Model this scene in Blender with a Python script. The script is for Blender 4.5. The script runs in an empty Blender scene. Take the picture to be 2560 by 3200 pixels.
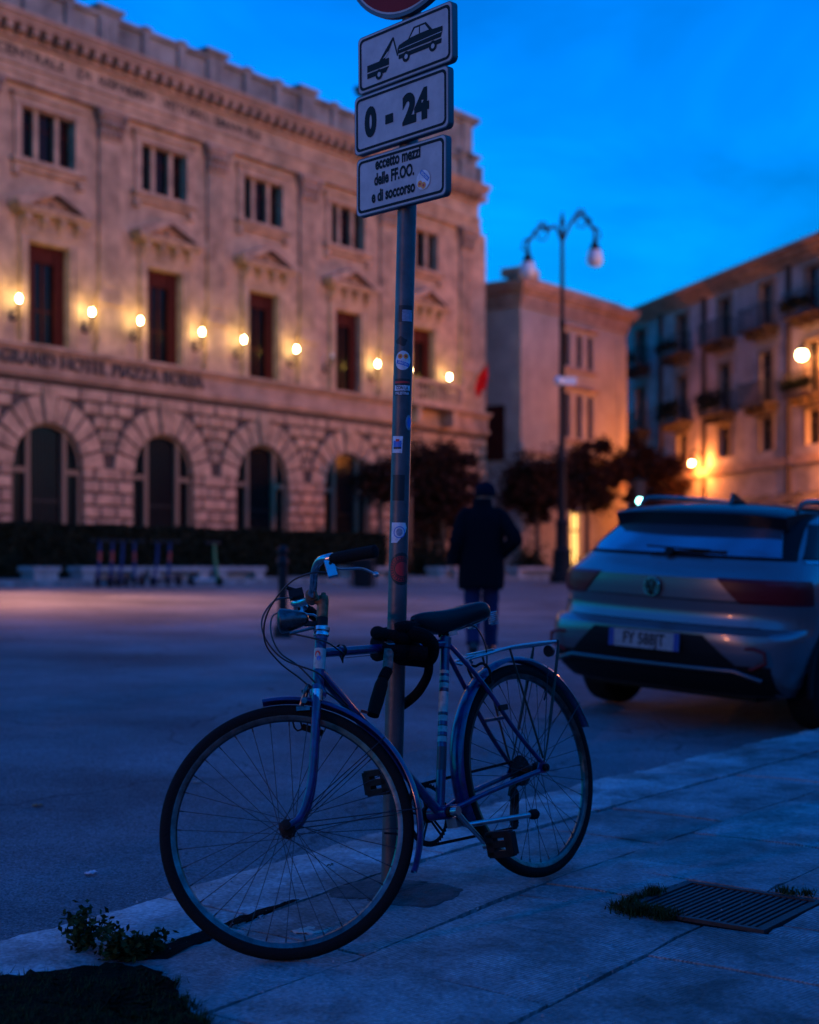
import bpy, math, random
import numpy as np
from math import sin, cos, pi, radians, sqrt, atan2
from mathutils import Vector, Matrix

random.seed(7)
scene = bpy.context.scene
# ------------------------------------------------------------------ camera
cam_d = bpy.data.cameras.new('camera')
cam = bpy.data.objects.new('camera', cam_d)
scene.collection.objects.link(cam)
cam.location = (0, 0, 1.02)
cam.rotation_euler = (radians(90), 0, 0)
cam_d.sensor_fit = 'VERTICAL'
cam_d.sensor_height = 36.0
cam_d.lens = 50.0
cam_d.shift_y = 175.0 / 3200.0
cam_d.clip_end = 2000
cam_d.clip_start = 0.05
cam_d.dof.use_dof = True
cam_d.dof.focus_distance = 4.15
cam_d.dof.aperture_fstop = 2.25
cam_d.dof.aperture_blades = 0
scene.camera = cam
# ------------------------------------------------------------------ sky, sun, exposure
SUN_EL, SUN_AZ = 6.0, 124.0          # azimuth clockwise from +Y (the view direction)
world = bpy.data.worlds.new("World")
scene.world = world
world.use_nodes = True
wn = world.node_tree.nodes
wl = world.node_tree.links
wn.clear()
w_out = wn.new('ShaderNodeOutputWorld')
w_bg = wn.new('ShaderNodeBackground')
w_sky = wn.new('ShaderNodeTexSky')
w_sky.sky_type = 'NISHITA'
w_sky.sun_disc = False
w_sky.sun_elevation = radians(SUN_EL)
w_sky.sun_rotation = radians(SUN_AZ)
w_sky.altitude = 0
w_sky.air_density = 1.6
w_sky.dust_density = 0.6
w_sky.ozone_density = 3.0
w_mul = wn.new('ShaderNodeVectorMath')
w_mul.operation = 'MULTIPLY'
w_mul.inputs[1].default_value = (0.0, 0.62, 2.1)
wl.new(w_sky.outputs[0], w_mul.inputs[0])
# faint thin cloud: slow variation of the sky brightness
w_tc = wn.new('ShaderNodeTexCoord'); w_nz = wn.new('ShaderNodeTexNoise'); w_mp = wn.new('ShaderNodeMapping')
w_mp.inputs['Scale'].default_value = (1.0, 1.0, 3.0)
w_nz.inputs['Scale'].default_value = 2.6; w_nz.inputs['Detail'].default_value = 5; w_nz.inputs['Roughness'].default_value = 0.55; w_nz.inputs['Distortion'].default_value = 0.6
w_mr = wn.new('ShaderNodeMapRange'); w_mr.inputs[1].default_value = 0.3; w_mr.inputs[2].default_value = 0.7; w_mr.inputs[3].default_value = 0.55; w_mr.inputs[4].default_value = 1.15
w_sc = wn.new('ShaderNodeVectorMath'); w_sc.operation = 'SCALE'
wl.new(w_tc.outputs['Generated'], w_mp.inputs['Vector']); wl.new(w_mp.outputs[0], w_nz.inputs['Vector']); wl.new(w_nz.outputs['Fac'], w_mr.inputs[0])
wl.new(w_mul.outputs[0], w_sc.inputs[0]); wl.new(w_mr.outputs[0], w_sc.inputs['Scale'])
wl.new(w_sc.outputs[0], w_bg.inputs[0])
wl.new(w_bg.outputs[0], w_out.inputs[0])
w_bg.inputs[1].default_value = 0.15
sun_d = bpy.data.lights.new('sun', 'SUN')
sun_d.energy = 0.47
sun_d.angle = radians(5)
sun_d.color = (1.0, 0.27, 0.11)
sun = bpy.data.objects.new('sun', sun_d)
scene.collection.objects.link(sun)
az, el = radians(SUN_AZ), radians(SUN_EL)
sdir = Vector((sin(az) * cos(el), cos(az) * cos(el), sin(el)))
sun.rotation_euler = sdir.to_track_quat('Z', 'Y').to_euler()
scene.view_settings.view_transform = 'Standard'
scene.view_settings.look = 'None'
scene.view_settings.exposure = 1.28
scene.view_settings.gamma = 1.0
scene.render.resolution_x = 819
scene.render.resolution_y = 1024

# ------------------------------------------------------------------ street frame
U = (0.607, 0.794)                  # direction of the kerb and of the long facade
N = (-0.794, 0.607)                 # across the street, away from the pavement
TH = atan2(U[1], U[0])
def W(s, p, z=0.0):
    t = p + 3.349
    return Vector((s * U[0] + t * N[0], s * U[1] + t * N[1], z))
def sp_of(x, y):
    return x * U[0] + y * U[1], x * N[0] + y * N[1] - 3.349
def zroad(p):
    if p < 3: return -0.05 + 0.055 * p
    if p < 24: return 0.115 + 0.022 * (p - 3)
    return 0.577 + 0.010 * (min(p, 60) - 24)
def zpav(s):
    return 0.0075 + 0.027 * math.tanh((s - 3.37) / 0.54)

# ------------------------------------------------------------------ materials
def new_mat(name):
    m = bpy.data.materials.new(name); m.use_nodes = True
    nt = m.node_tree
    return m, nt.nodes, nt.links, nt.nodes['Principled BSDF']
def mat(name, col, rough=0.6, metal=0.0, var=0.0, vscale=5.0, bump=0.0, bscale=40.0, col2=None, spec=None, coat=0.0, sheen=0):
    m, n, l, b = new_mat(name)
    b.inputs['Roughness'].default_value = rough
    b.inputs['Metallic'].default_value = metal
    if spec is not None: b.inputs['Specular IOR Level'].default_value = spec
    if coat: b.inputs['Coat Weight'].default_value = coat; b.inputs['Coat Roughness'].default_value = 0.08
    b.inputs['Base Color'].default_value = (*col, 1)
    tc = n.new('ShaderNodeTexCoord')
    if var > 0 or col2:
        nz = n.new('ShaderNodeTexNoise'); nz.inputs['Scale'].default_value = vscale
        nz.inputs['Detail'].default_value = 8; nz.inputs['Roughness'].default_value = 0.6
        l.new(tc.outputs['Object'], nz.inputs['Vector'])
        cr = n.new('ShaderNodeValToRGB')
        cr.color_ramp.elements[0].position = 0.32; cr.color_ramp.elements[1].position = 0.68
        c2 = col2 if col2 else tuple(min(1, c * (1 + var)) for c in col)
        c1 = tuple(c * (1 - var) for c in col)
        cr.color_ramp.elements[0].color = (*c1, 1); cr.color_ramp.elements[1].color = (*c2, 1)
        l.new(nz.outputs['Fac'], cr.inputs['Fac']); l.new(cr.outputs['Color'], b.inputs['Base Color'])
    if bump > 0:
        nb = n.new('ShaderNodeTexNoise'); nb.inputs['Scale'].default_value = bscale; nb.inputs['Detail'].default_value = 6
        l.new(tc.outputs['Object'], nb.inputs['Vector'])
        bp = n.new('ShaderNodeBump'); bp.inputs['Strength'].default_value = bump; bp.inputs['Distance'].default_value = 0.02
        l.new(nb.outputs['Fac'], bp.inputs['Height']); l.new(bp.outputs['Normal'], b.inputs['Normal'])
    return m
def emit(name, col, strength):
    m, n, l, b = new_mat(name)
    b.inputs['Base Color'].default_value = (*col, 1)
    b.inputs['Emission Color'].default_value = (*col, 1)
    b.inputs['Emission Strength'].default_value = strength
    return m

MT = {}
MT['stone'] = mat('facade limestone', (0.42, 0.27, 0.17), 0.85, var=0.38, vscale=1.6, bump=0.5, bscale=9)
MT['stone2'] = mat('ground floor limestone', (0.40, 0.25, 0.155), 0.88, var=0.42, vscale=2.2, bump=0.7, bscale=12)
MT['stonejoint'] = mat('recessed stone joints', (0.06, 0.040, 0.030), 0.9, var=0.3, vscale=3)
MT['cornice'] = mat('weathered cornice stone', (0.36, 0.23, 0.16), 0.9, var=0.35, vscale=1.2, bump=0.6, bscale=7)
MT['parapet'] = mat('sooty parapet stone', (0.20, 0.19, 0.18), 0.92, var=0.5, vscale=0.9, bump=0.5, bscale=8, col2=(0.32, 0.30, 0.27))
MT['letter'] = mat('dark raised lettering', (0.09, 0.065, 0.05), 0.7)
MT['stoneletter'] = mat('carved frieze lettering', (0.05, 0.038, 0.03), 0.8)
MT['glass'] = mat('dark window glass', (0.007, 0.006, 0.007), 0.2, spec=0.16)
MT['shutter'] = mat('dark red painted shutter', (0.060, 0.010, 0.007), 0.7, var=0.3, vscale=6, spec=.1)
MT['frame'] = mat('pale window frame', (0.20, 0.14, 0.09), 0.8, spec=.2)
MT['iron'] = mat('black ironwork', (0.015, 0.015, 0.017), 0.45, metal=0.3)
MT['postiron'] = mat('painted lamp post iron', (0.010, 0.010, 0.012), 0.6, spec=.2)
MT['globe_warm'] = emit('lit cream lamp globe', (1.0, 0.86, 0.40), 34.0)
MT['globe_street'] = emit('lit street lamp globe', (1.0, 0.62, 0.26), 28.0)
MT['globe_off'] = mat('unlit opal glass', (0.62, 0.64, 0.68), 0.25)
MT['hedge'] = mat('clipped hedge leaves', (0.012, 0.017, 0.009), 0.9, var=0.6, vscale=8, spec=.1)
MT['leaf'] = mat('dark evergreen leaves', (0.030, 0.013, 0.009), 0.9, var=0.7, vscale=3, spec=.1)
MT['bark'] = mat('tree bark', (0.10, 0.065, 0.045), 0.9, var=0.4, vscale=14, bump=0.6, bscale=30)
MT['plaster'] = mat('warm lime plaster', (0.42, 0.34, 0.27), 0.9, var=0.18, vscale=0.7, bump=0.2, bscale=6)
MT['plaster2'] = mat('grey ochre plaster', (0.34, 0.27, 0.23), 0.9, var=0.4, vscale=0.8, bump=0.2, bscale=6)
MT['tile'] = mat('dark roof tile', (0.10, 0.06, 0.045), 0.9, var=0.4, vscale=5)
MT['darkplaster'] = mat('dark shop front', (0.07, 0.055, 0.045), 0.8, var=0.4, vscale=1.5)
MT['bluewindow'] = mat('sky reflecting window', (0.04, 0.05, 0.06), 0.08, metal=0.75)
MT['doorlit'] = emit('lit doorway', (1.0, 0.52, 0.14), 1.3)
MT['red'] = mat('red flag cloth', (0.40, 0.005, 0.012), 0.9, spec=.1)
MT['bench'] = mat('pale marble bench', (0.30, 0.27, 0.26), 0.7, var=0.3, vscale=3)
# bike
MT['paint'] = mat('worn blue violet enamel', (0.012, 0.011, 0.085), 0.28, var=0.6, vscale=34, coat=0.6)
MT['paint_dk'] = mat('dark navy enamel', (0.02, 0.02, 0.10), 0.35, var=0.4, vscale=30, coat=0.4)
MT['chrome'] = mat('dulled chrome', (0.55, 0.55, 0.56), 0.24, metal=1.0, var=0.3, vscale=60)
MT['dullchrome'] = mat('grimy chrome', (0.12, 0.12, 0.12), 0.35, metal=1.0, var=0.4, vscale=60)
MT['alu'] = mat('brushed aluminium', (0.42, 0.43, 0.45), 0.28, metal=1.0, var=0.15, vscale=40)
MT['rust'] = mat('rusty steel', (0.22, 0.10, 0.05), 0.55, metal=0.6, var=0.5, vscale=50)
MT['steel'] = mat('tarnished steel rim', (0.13, 0.125, 0.12), 0.33, metal=1.0, var=0.45, vscale=25)
MT['spoke'] = mat('grimy spoke wire', (0.045, 0.045, 0.05), 0.5, metal=0.7)
MT['rackleg'] = mat('rusty dark steel rod', (0.05, 0.03, 0.022), 0.6, metal=0.4, var=0.4, vscale=60)
MT['rubber'] = mat('old black rubber', (0.009, 0.009, 0.009), 0.85, spec=.12, bump=0.25, bscale=120)
MT['blackplastic'] = mat('black plastic', (0.007, 0.007, 0.008), 0.5, spec=.2)
MT['saddle'] = mat('black vinyl saddle', (0.005, 0.005, 0.007), 0.42, spec=.22, bump=0.1, bscale=200)
MT['cable'] = mat('black cable housing', (0.012, 0.012, 0.013), 0.45)
MT['decal'] = mat('white frame decal', (0.36, 0.37, 0.34), 0.4, var=0.25, vscale=60)
MT['decaldark'] = mat('dark decal stripe', (0.02, 0.02, 0.03), 0.4)
MT['greasy'] = mat('greasy chain steel', (0.018, 0.016, 0.015), 0.6, metal=0.4, spec=.2)
MT['fabric'] = mat('black woven lock sleeve', (0.006, 0.006, 0.007), 0.95, spec=.08, bump=0.5, bscale=160)
MT['lockmetal'] = mat('worn lock casing', (0.16, 0.10, 0.08), 0.5, metal=0.4, var=0.5, vscale=90)
MT['barrel'] = mat('dark rubber barrel', (0.012, 0.007, 0.006), 0.8, spec=.1)
MT['redplastic'] = mat('red plastic tip', (0.55, 0.03, 0.02), 0.4)
# street
MT['galv'] = mat('galvanised steel post', (0.085, 0.085, 0.088), 0.45, metal=0.4, var=0.35, vscale=9, bump=0.1, bscale=60)
MT['signback'] = mat('grey sign edge', (0.10, 0.10, 0.11), 0.5, metal=0.5)
MT['signwhite'] = mat('faded white sign face', (0.40, 0.39, 0.40), 0.55, var=0.15, vscale=14, col2=(0.47, 0.46, 0.46))
MT['signblack'] = mat('black sign paint', (0.008, 0.008, 0.009), 0.6, spec=.2)
MT['signred'] = mat('red sign face', (0.22, 0.006, 0.006), 0.6, var=0.1, spec=.2)
MT['st_white'] = mat('white sticker paper', (0.62, 0.64, 0.66), 0.5, var=0.2, vscale=60)
MT['st_blue'] = mat('blue sticker ink', (0.03, 0.16, 0.50), 0.5)
MT['st_orange'] = mat('orange sticker ink', (0.80, 0.30, 0.05), 0.5)
MT['st_red'] = mat('red sticker ink', (0.60, 0.02, 0.02), 0.5)
MT['st_black'] = mat('black sticker ink', (0.012, 0.012, 0.012), 0.5)
MT['st_grey'] = mat('grey sticker print', (0.22, 0.25, 0.32), 0.5, var=0.3, vscale=90)
# car
MT['carpaint'] = mat('grey metallic car paint', (0.17, 0.155, 0.165), 0.32, metal=0.7, coat=0.6)
MT['carblack'] = mat('black car trim', (0.006, 0.006, 0.007), 0.6, spec=.15)
MT['cargloss'] = mat('gloss black car roof', (0.008, 0.008, 0.009), 0.12, coat=0.5)
MT['spoiler'] = mat('satin black spoiler', (0.007, 0.007, 0.009), 0.35, spec=.25)
MT['carglass'] = mat('car window glass', (0.16, 0.20, 0.27), 0.10, metal=0.75, coat=0.6)
MT['carglass'].node_tree.nodes['Principled BSDF'].inputs['Coat IOR'].default_value = 2.2
MT['tail'] = mat('unlit red tail lamp', (0.14, 0.002, 0.005), 0.35, spec=.3)
MT['plate'] = mat('number plate white', (0.24, 0.23, 0.24), 0.5, var=.2, vscale=30)
MT['plateblue'] = mat('number plate blue band', (0.005, 0.03, 0.20), 0.5)
MT['wheelalloy'] = mat('alloy wheel', (0.12, 0.12, 0.13), 0.35, metal=0.9)
# people
MT['coat'] = mat('black padded coat', (0.005, 0.006, 0.009), 0.95, spec=.05, bump=0.3, bscale=20)
MT['jeans'] = mat('dark blue jeans', (0.018, 0.026, 0.075), 0.95, spec=.1, bump=0.2, bscale=90)
MT['skin'] = mat('skin', (0.36, 0.20, 0.14), 0.6)
MT['wool'] = mat('navy wool hat', (0.006, 0.009, 0.018), 0.95, spec=.05, bump=0.5, bscale=90)
MT['shoe'] = mat('black leather shoe', (0.012, 0.012, 0.012), 0.4)
MT['scooter'] = mat('scooter black body', (0.015, 0.016, 0.022), 0.5)
MT['scootblue'] = mat('scooter blue stem', (0.015, 0.035, 0.11), 0.6, spec=.2)
MT['scootred'] = mat('scooter red reflector', (0.45, 0.03, 0.02), 0.5)
MT['scootgreen'] = mat('scooter green stem', (0.03, 0.20, 0.06), 0.4)
MT['scootwhite'] = mat('scooter white deck', (0.55, 0.58, 0.60), 0.4)
MT['weed'] = mat('weed leaves', (0.020, 0.040, 0.010), 0.8, var=0.6, vscale=30, spec=.1)
MT['moss'] = mat('mossy soil', (0.004, 0.006, 0.003), 0.95, spec=.04, var=0.6, vscale=9, bump=1.0, bscale=50)
MT['patch'] = mat('dark damp mortar', (0.035, 0.037, 0.038), 0.8, var=0.7, vscale=14, bump=0.6, bscale=60)
MT['dirt'] = mat('joint dirt', (0.007, 0.007, 0.006), 1.0, spec=.05, var=0.5, vscale=30, bump=0.8, bscale=80)
MT['litter'] = mat('crumpled pale paper', (0.42, 0.36, 0.30), 0.8, var=0.3, vscale=18, bump=0.5, bscale=30)
MT['dryleaf'] = mat('dry leaf', (0.28, 0.16, 0.06), 0.8)
MT['green_lens'] = emit('green signal lens', (0.25, 1.0, 0.85), 14)
MT['grate'] = mat('cast iron grate', (0.018, 0.018, 0.020), 0.6, metal=0.2, bump=0.2, bscale=60)

def asphalt():
    m, n, l, b = new_mat('worn asphalt')
    tc = n.new('ShaderNodeTexCoord')
    big = n.new('ShaderNodeTexNoise'); big.inputs['Scale'].default_value = 0.55; big.inputs['Detail'].default_value = 6
    fine = n.new('ShaderNodeTexNoise'); fine.inputs['Scale'].default_value = 90; fine.inputs['Detail'].default_value = 4
    l.new(tc.outputs['Object'], big.inputs['Vector']); l.new(tc.outputs['Object'], fine.inputs['Vector'])
    ad = n.new('ShaderNodeMath'); ad.operation = 'MULTIPLY_ADD'; ad.inputs[1].default_value = 0.45
    l.new(fine.outputs['Fac'], ad.inputs[0]); l.new(big.outputs['Fac'], ad.inputs[2])
    cr = n.new('ShaderNodeValToRGB')
    cr.color_ramp.elements[0].position = 0.5; cr.color_ramp.elements[1].position = 0.95
    cr.color_ramp.elements[0].color = (0.085, 0.095, 0.100, 1); cr.color_ramp.elements[1].color = (0.185, 0.205, 0.215, 1)
    l.new(ad.outputs[0], cr.inputs[0])
    # worn cracks and darker oil blotches
    dn = n.new('ShaderNodeTexNoise'); dn.inputs['Scale'].default_value = 1.3; dn.inputs['Detail'].default_value = 6
    l.new(tc.outputs['Object'], dn.inputs['Vector'])
    dm = n.new('ShaderNodeVectorMath'); dm.operation = 'SCALE'; dm.inputs['Scale'].default_value = 0.9; l.new(dn.outputs['Color'], dm.inputs[0])
    da = n.new('ShaderNodeVectorMath'); da.operation = 'ADD'; l.new(tc.outputs['Object'], da.inputs[0]); l.new(dm.outputs[0], da.inputs[1])
    ck = n.new('ShaderNodeTexVoronoi'); ck.feature = 'DISTANCE_TO_EDGE'; ck.inputs['Scale'].default_value = 0.42; l.new(da.outputs[0], ck.inputs['Vector'])
    cm = n.new('ShaderNodeMapRange'); cm.inputs[1].default_value = 0.0; cm.inputs[2].default_value = 0.007; cm.inputs[3].default_value = 0.45; cm.inputs[4].default_value = 1.0; l.new(ck.outputs['Distance'], cm.inputs[0])
    ob = n.new('ShaderNodeTexNoise'); ob.inputs['Scale'].default_value = 0.35; ob.inputs['Detail'].default_value = 9; ob.inputs['Roughness'].default_value = 0.7; l.new(tc.outputs['Object'], ob.inputs['Vector'])
    om = n.new('ShaderNodeMapRange'); om.inputs[1].default_value = 0.40; om.inputs[2].default_value = 0.56; om.inputs[3].default_value = 0.62; om.inputs[4].default_value = 1.08; l.new(ob.outputs['Fac'], om.inputs[0])
    mm = n.new('ShaderNodeMath'); mm.operation = 'MULTIPLY'; l.new(cm.outputs[0], mm.inputs[0]); l.new(om.outputs[0], mm.inputs[1])
    ag = n.new('ShaderNodeTexVoronoi'); ag.inputs['Scale'].default_value = 140; l.new(tc.outputs['Object'], ag.inputs['Vector'])
    am = n.new('ShaderNodeMapRange'); am.inputs[3].default_value = 0.55; am.inputs[4].default_value = 1.55
    agb = n.new('ShaderNodeSeparateColor'); l.new(ag.outputs['Color'], agb.inputs[0]); l.new(agb.outputs[0], am.inputs[0])
    m5 = n.new('ShaderNodeMath'); m5.operation = 'MULTIPLY'; l.new(mm.outputs[0], m5.inputs[0]); l.new(am.outputs[0], m5.inputs[1])
    cs = n.new('ShaderNodeVectorMath'); cs.operation = 'SCALE'; l.new(cr.outputs[0], cs.inputs[0]); l.new(m5.outputs[0], cs.inputs['Scale']); l.new(cs.outputs[0], b.inputs['Base Color'])
    vo = n.new('ShaderNodeTexVoronoi'); vo.inputs['Scale'].default_value = 110
    l.new(tc.outputs['Object'], vo.inputs['Vector'])
    bp = n.new('ShaderNodeBump'); bp.inputs['Strength'].default_value = 0.7; bp.inputs['Distance'].default_value = 0.006
    l.new(vo.outputs['Distance'], bp.inputs['Height']); l.new(bp.outputs[0], b.inputs['Normal'])
    b.inputs['Roughness'].default_value = 0.85; b.inputs['Specular IOR Level'].default_value = 0.25
    return m
MT['asphalt'] = asphalt()

def slabmat(name, c1, c2, grooves=True):
    m, n, l, b = new_mat(name)
    tc = n.new('ShaderNodeTexCoord')
    at = n.new('ShaderNodeAttribute'); at.attribute_name = 'tone'
    nz = n.new('ShaderNodeTexNoise'); nz.inputs['Scale'].default_value = 3.2; nz.inputs['Detail'].default_value = 9; nz.inputs['Roughness'].default_value = 0.68
    nz.inputs['Distortion'].default_value = 0.6
    l.new(tc.outputs['Object'], nz.inputs['Vector'])
    sp = n.new('ShaderNodeTexNoise'); sp.inputs['Scale'].default_value = 70; sp.inputs['Detail'].default_value = 3
    l.new(tc.outputs['Object'], sp.inputs['Vector'])
    cr = n.new('ShaderNodeValToRGB'); cr.color_ramp.elements[0].position = 0.34; cr.color_ramp.elements[1].position = 0.64
    cr.color_ramp.elements[0].color = (*c1, 1); cr.color_ramp.elements[1].color = (*c2, 1)
    l.new(nz.outputs['Fac'], cr.inputs['Fac'])
    mx = n.new('ShaderNodeVectorMath'); mx.operation = 'MULTIPLY'
    l.new(cr.outputs[0], mx.inputs[0]); l.new(at.outputs['Color'], mx.inputs[1])
    # stains: dark blotches of soaked dirt
    st = n.new('ShaderNodeTexNoise'); st.inputs['Scale'].default_value = 1.9; st.inputs['Detail'].default_value = 10; st.inputs['Roughness'].default_value = 0.75
    l.new(tc.outputs['Object'], st.inputs['Vector'])
    sr = n.new('ShaderNodeValToRGB'); sr.color_ramp.elements[0].position = 0.38; sr.color_ramp.elements[1].position = 0.56
    sr.color_ramp.elements[0].color = (0.36, 0.36, 0.34, 1); sr.color_ramp.elements[1].color = (1, 1, 1, 1)
    l.new(st.outputs['Fac'], sr.inputs['Fac'])
    m2 = n.new('ShaderNodeVectorMath'); m2.operation = 'MULTIPLY'
    l.new(mx.outputs[0], m2.inputs[0]); l.new(sr.outputs[0], m2.inputs[1])
    sr2 = n.new('ShaderNodeMapRange'); sr2.inputs[1].default_value = 0.3; sr2.inputs[2].default_value = 0.7; sr2.inputs[3].default_value = 0.62; sr2.inputs[4].default_value = 1.30
    l.new(sp.outputs['Fac'], sr2.inputs[0])
    m3 = n.new('ShaderNodeVectorMath'); m3.operation = 'SCALE'
    l.new(m2.outputs[0], m3.inputs[0]); l.new(sr2.outputs[0], m3.inputs['Scale'])
    colout = m3.outputs[0]
    b.inputs['Roughness'].default_value = 0.66; b.inputs['Specular IOR Level'].default_value = 0.3
    bp = n.new('ShaderNodeBump'); bp.inputs['Strength'].default_value = 0.9; bp.inputs['Distance'].default_value = 0.006
    l.new(sp.outputs['Fac'], bp.inputs['Height'])
    last = bp
    if grooves:
        mp = n.new('ShaderNodeMapping'); mp.inputs['Rotation'].default_value = (0, 0, radians(-39))
        l.new(tc.outputs['Object'], mp.inputs['Vector'])
        wv = n.new('ShaderNodeTexWave'); wv.inputs['Scale'].default_value = 26; wv.inputs['Distortion'].default_value = 0.5
        wv.bands_direction = 'Y'
        l.new(mp.outputs[0], wv.inputs['Vector'])
        ms = n.new('ShaderNodeMath'); ms.operation = 'MULTIPLY'
        l.new(wv.outputs['Fac'], ms.inputs[0])
        mr = n.new('ShaderNodeMapRange'); mr.inputs[1].default_value = 0.42; mr.inputs[2].default_value = 0.55
        l.new(nz.outputs['Fac'], mr.inputs[0]); l.new(mr.outputs[0], ms.inputs[1])
        b2 = n.new('ShaderNodeBump'); b2.inputs['Strength'].default_value = 0.55; b2.inputs['Distance'].default_value = 0.004
        l.new(ms.outputs[0], b2.inputs['Height']); l.new(bp.outputs[0], b2.inputs['Normal'])
        last = b2
        gr = n.new('ShaderNodeMapRange'); gr.inputs[1].default_value = 0.0; gr.inputs[2].default_value = 1.0; gr.inputs[3].default_value = 1.0; gr.inputs[4].default_value = 0.52
        l.new(ms.outputs[0], gr.inputs[0])
        m4 = n.new('ShaderNodeVectorMath'); m4.operation = 'SCALE'; l.new(colout, m4.inputs[0]); l.new(gr.outputs[0], m4.inputs['Scale']); colout = m4.outputs[0]
    l.new(colout, b.inputs['Base Color'])
    l.new(last.outputs[0], b.inputs['Normal'])
    return m
MT['slab'] = slabmat('grooved paving stone', (0.13, 0.14, 0.14), (0.46, 0.48, 0.48))
MT['kerb'] = slabmat('kerb stone', (0.19, 0.20, 0.20), (0.50, 0.52, 0.52), False)

# ------------------------------------------------------------------ mesh builder
def frame_from(d):
    d = Vector(d).normalized()
    up = Vector((0, 0, 1)) if abs(d.z) < 0.9 else Vector((1, 0, 0))
    a = d.cross(up).normalized(); b = d.cross(a).normalized()
    return a, b
class MB:
    def __init__(s, xf=None):
        s.v = []; s.f = []; s.xf = xf
    def add(s, vs, fs):
        o = len(s.v)
        if s.xf: vs = [s.xf(Vector(v)) for v in vs]
        s.v.extend([tuple(v) for v in vs]); s.f.extend([tuple(i + o for i in f) for f in fs]); return s
    def box(s, x0, x1, y0, y1, z0, z1):
        v = [(x0, y0, z0), (x1, y0, z0), (x1, y1, z0), (x0, y1, z0), (x0, y0, z1), (x1, y0, z1), (x1, y1, z1), (x0, y1, z1)]
        return s.add(v, [(0, 3, 2, 1), (4, 5, 6, 7), (0, 1, 5, 4), (1, 2, 6, 5), (2, 3, 7, 6), (3, 0, 4, 7)])
    def bar(s, a, b, w, h, up=(0, 0, 1)):
        a = Vector(a); b = Vector(b); d = (b - a).normalized(); u = Vector(up)
        r = d.cross(u).normalized(); u = r.cross(d).normalized()
        v = []
        for p in (a, b):
            for (i, j) in ((-1, -1), (1, -1), (1, 1), (-1, 1)): v.append(p + r * i * w / 2 + u * j * h / 2)
        return s.add(v, [(3, 2, 1, 0), (4, 5, 6, 7), (0, 1, 5, 4), (1, 2, 6, 5), (2, 3, 7, 6), (3, 0, 4, 7)])
    def tube(s, pts, r, n=10, closed=False, flat=1.0):
        pts = [Vector(p) for p in pts]; m = len(pts)
        rs = r if isinstance(r, (list, tuple)) else [r] * m
        vs = []; pa = None
        for i, p in enumerate(pts):
            if closed: d = pts[(i + 1) % m] - pts[i - 1]
            else: d = pts[min(i + 1, m - 1)] - pts[max(i - 1, 0)]
            d.normalize()
            if pa is None: a, b = frame_from(d)
            else:
                a = (pa - d * pa.dot(d)).normalized(); b = d.cross(a).normalized()
            pa = a
            for k in range(n):
                t = 2 * pi * k / n
                vs.append(p + a * cos(t) * rs[i] + b * sin(t) * rs[i] * flat)
        fs = []
        for i in range(m if closed else m - 1):
            j = (i + 1) % m
            for k in range(n):
                k2 = (k + 1) % n
                fs.append((i * n + k, i * n + k2, j * n + k2, j * n + k))
        if not closed:
            fs.append(tuple(range(n - 1, -1, -1))); fs.append(tuple((m - 1) * n + k for k in range(n)))
        return s.add(vs, fs)
    def lathe(s, prof, c=(0, 0, 0), ax=(0, 0, 1), n=20, cap=True):
        ax = Vector(ax).normalized(); a, b = frame_from(ax); c = Vector(c)
        vs = []
        for (r, h) in prof:
            for k in range(n):
                t = 2 * pi * k / n
                vs.append(c + ax * h + a * cos(t) * r + b * sin(t) * r)
        fs = []
        m = len(prof)
        for i in range(m - 1):
            for k in range(n):
                k2 = (k + 1) % n
                fs.append((i * n + k, i * n + k2, (i + 1) * n + k2, (i + 1) * n + k))
        if cap:
            fs.append(tuple(range(n - 1, -1, -1))); fs.append(tuple((m - 1) * n + k for k in range(n)))
        return s.add(vs, fs)
    def ball(s, c, r, n=14, m=9, sc=(1, 1, 1)):
        vs = []; c = Vector(c)
        for i in range(m + 1):
            t = pi * i / m
            for k in range(n):
                ph = 2 * pi * k / n
                rr = max(sin(t), 0.001)
                vs.append(c + Vector((rr * cos(ph) * r * sc[0], rr * sin(ph) * r * sc[1], cos(t) * r * sc[2])))
        fs = []
        for i in range(m):
            for k in range(n):
                k2 = (k + 1) % n
                fs.append((i * n + k, (i + 1) * n + k, (i + 1) * n + k2, i * n + k2))
        return s.add(vs, fs)
    def prism(s, poly, fa, fb):
        """poly: list of 2D points; fa, fb map a 2D point to 3D on the two faces"""
        n = len(poly)
        vs = [fa(*q) for q in poly] + [fb(*q) for q in poly]
        fs = [tuple(range(n)), tuple(range(2 * n - 1, n - 1, -1))]
        for i in range(n):
            j = (i + 1) % n
            fs.append((i, n + i, n + j, j))
        return s.add(vs, fs)
    def build(s, name, m, parent=None, smooth=None, loc=None, tone=None):
        me = bpy.data.meshes.new(name)
        me.from_pydata(s.v, [], s.f); me.update()
        if m: me.materials.append(m if not isinstance(m, str) else MT[m])
        if smooth is not None:
            me.polygons.foreach_set('use_smooth', [True] * len(me.polygons))
            me.set_sharp_from_angle(angle=radians(smooth))
        if tone is not None:
            ca = me.color_attributes.new('tone', 'FLOAT_COLOR', 'POINT')
            for i, t in enumerate(tone): ca.data[i].color = (t, t, t, 1)
        o = bpy.data.objects.new(name, me)
        scene.collection.objects.link(o)
        if parent: o.parent = parent
        if loc: o.location = loc
        return o
def thing(name, label, cat, loc=(0, 0, 0), rotz=0.0, group=None):
    o = bpy.data.objects.new(name, None); scene.collection.objects.link(o)
    o.empty_display_size = 0.1
    o.location = loc; o.rotation_euler = (0, 0, rotz)
    o['label'] = label; o['category'] = cat
    if group: o['group'] = group
    return o
def tag(o, label, cat, group=None):
    o['label'] = label; o['category'] = cat
    if group: o['group'] = group
    return o
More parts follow.
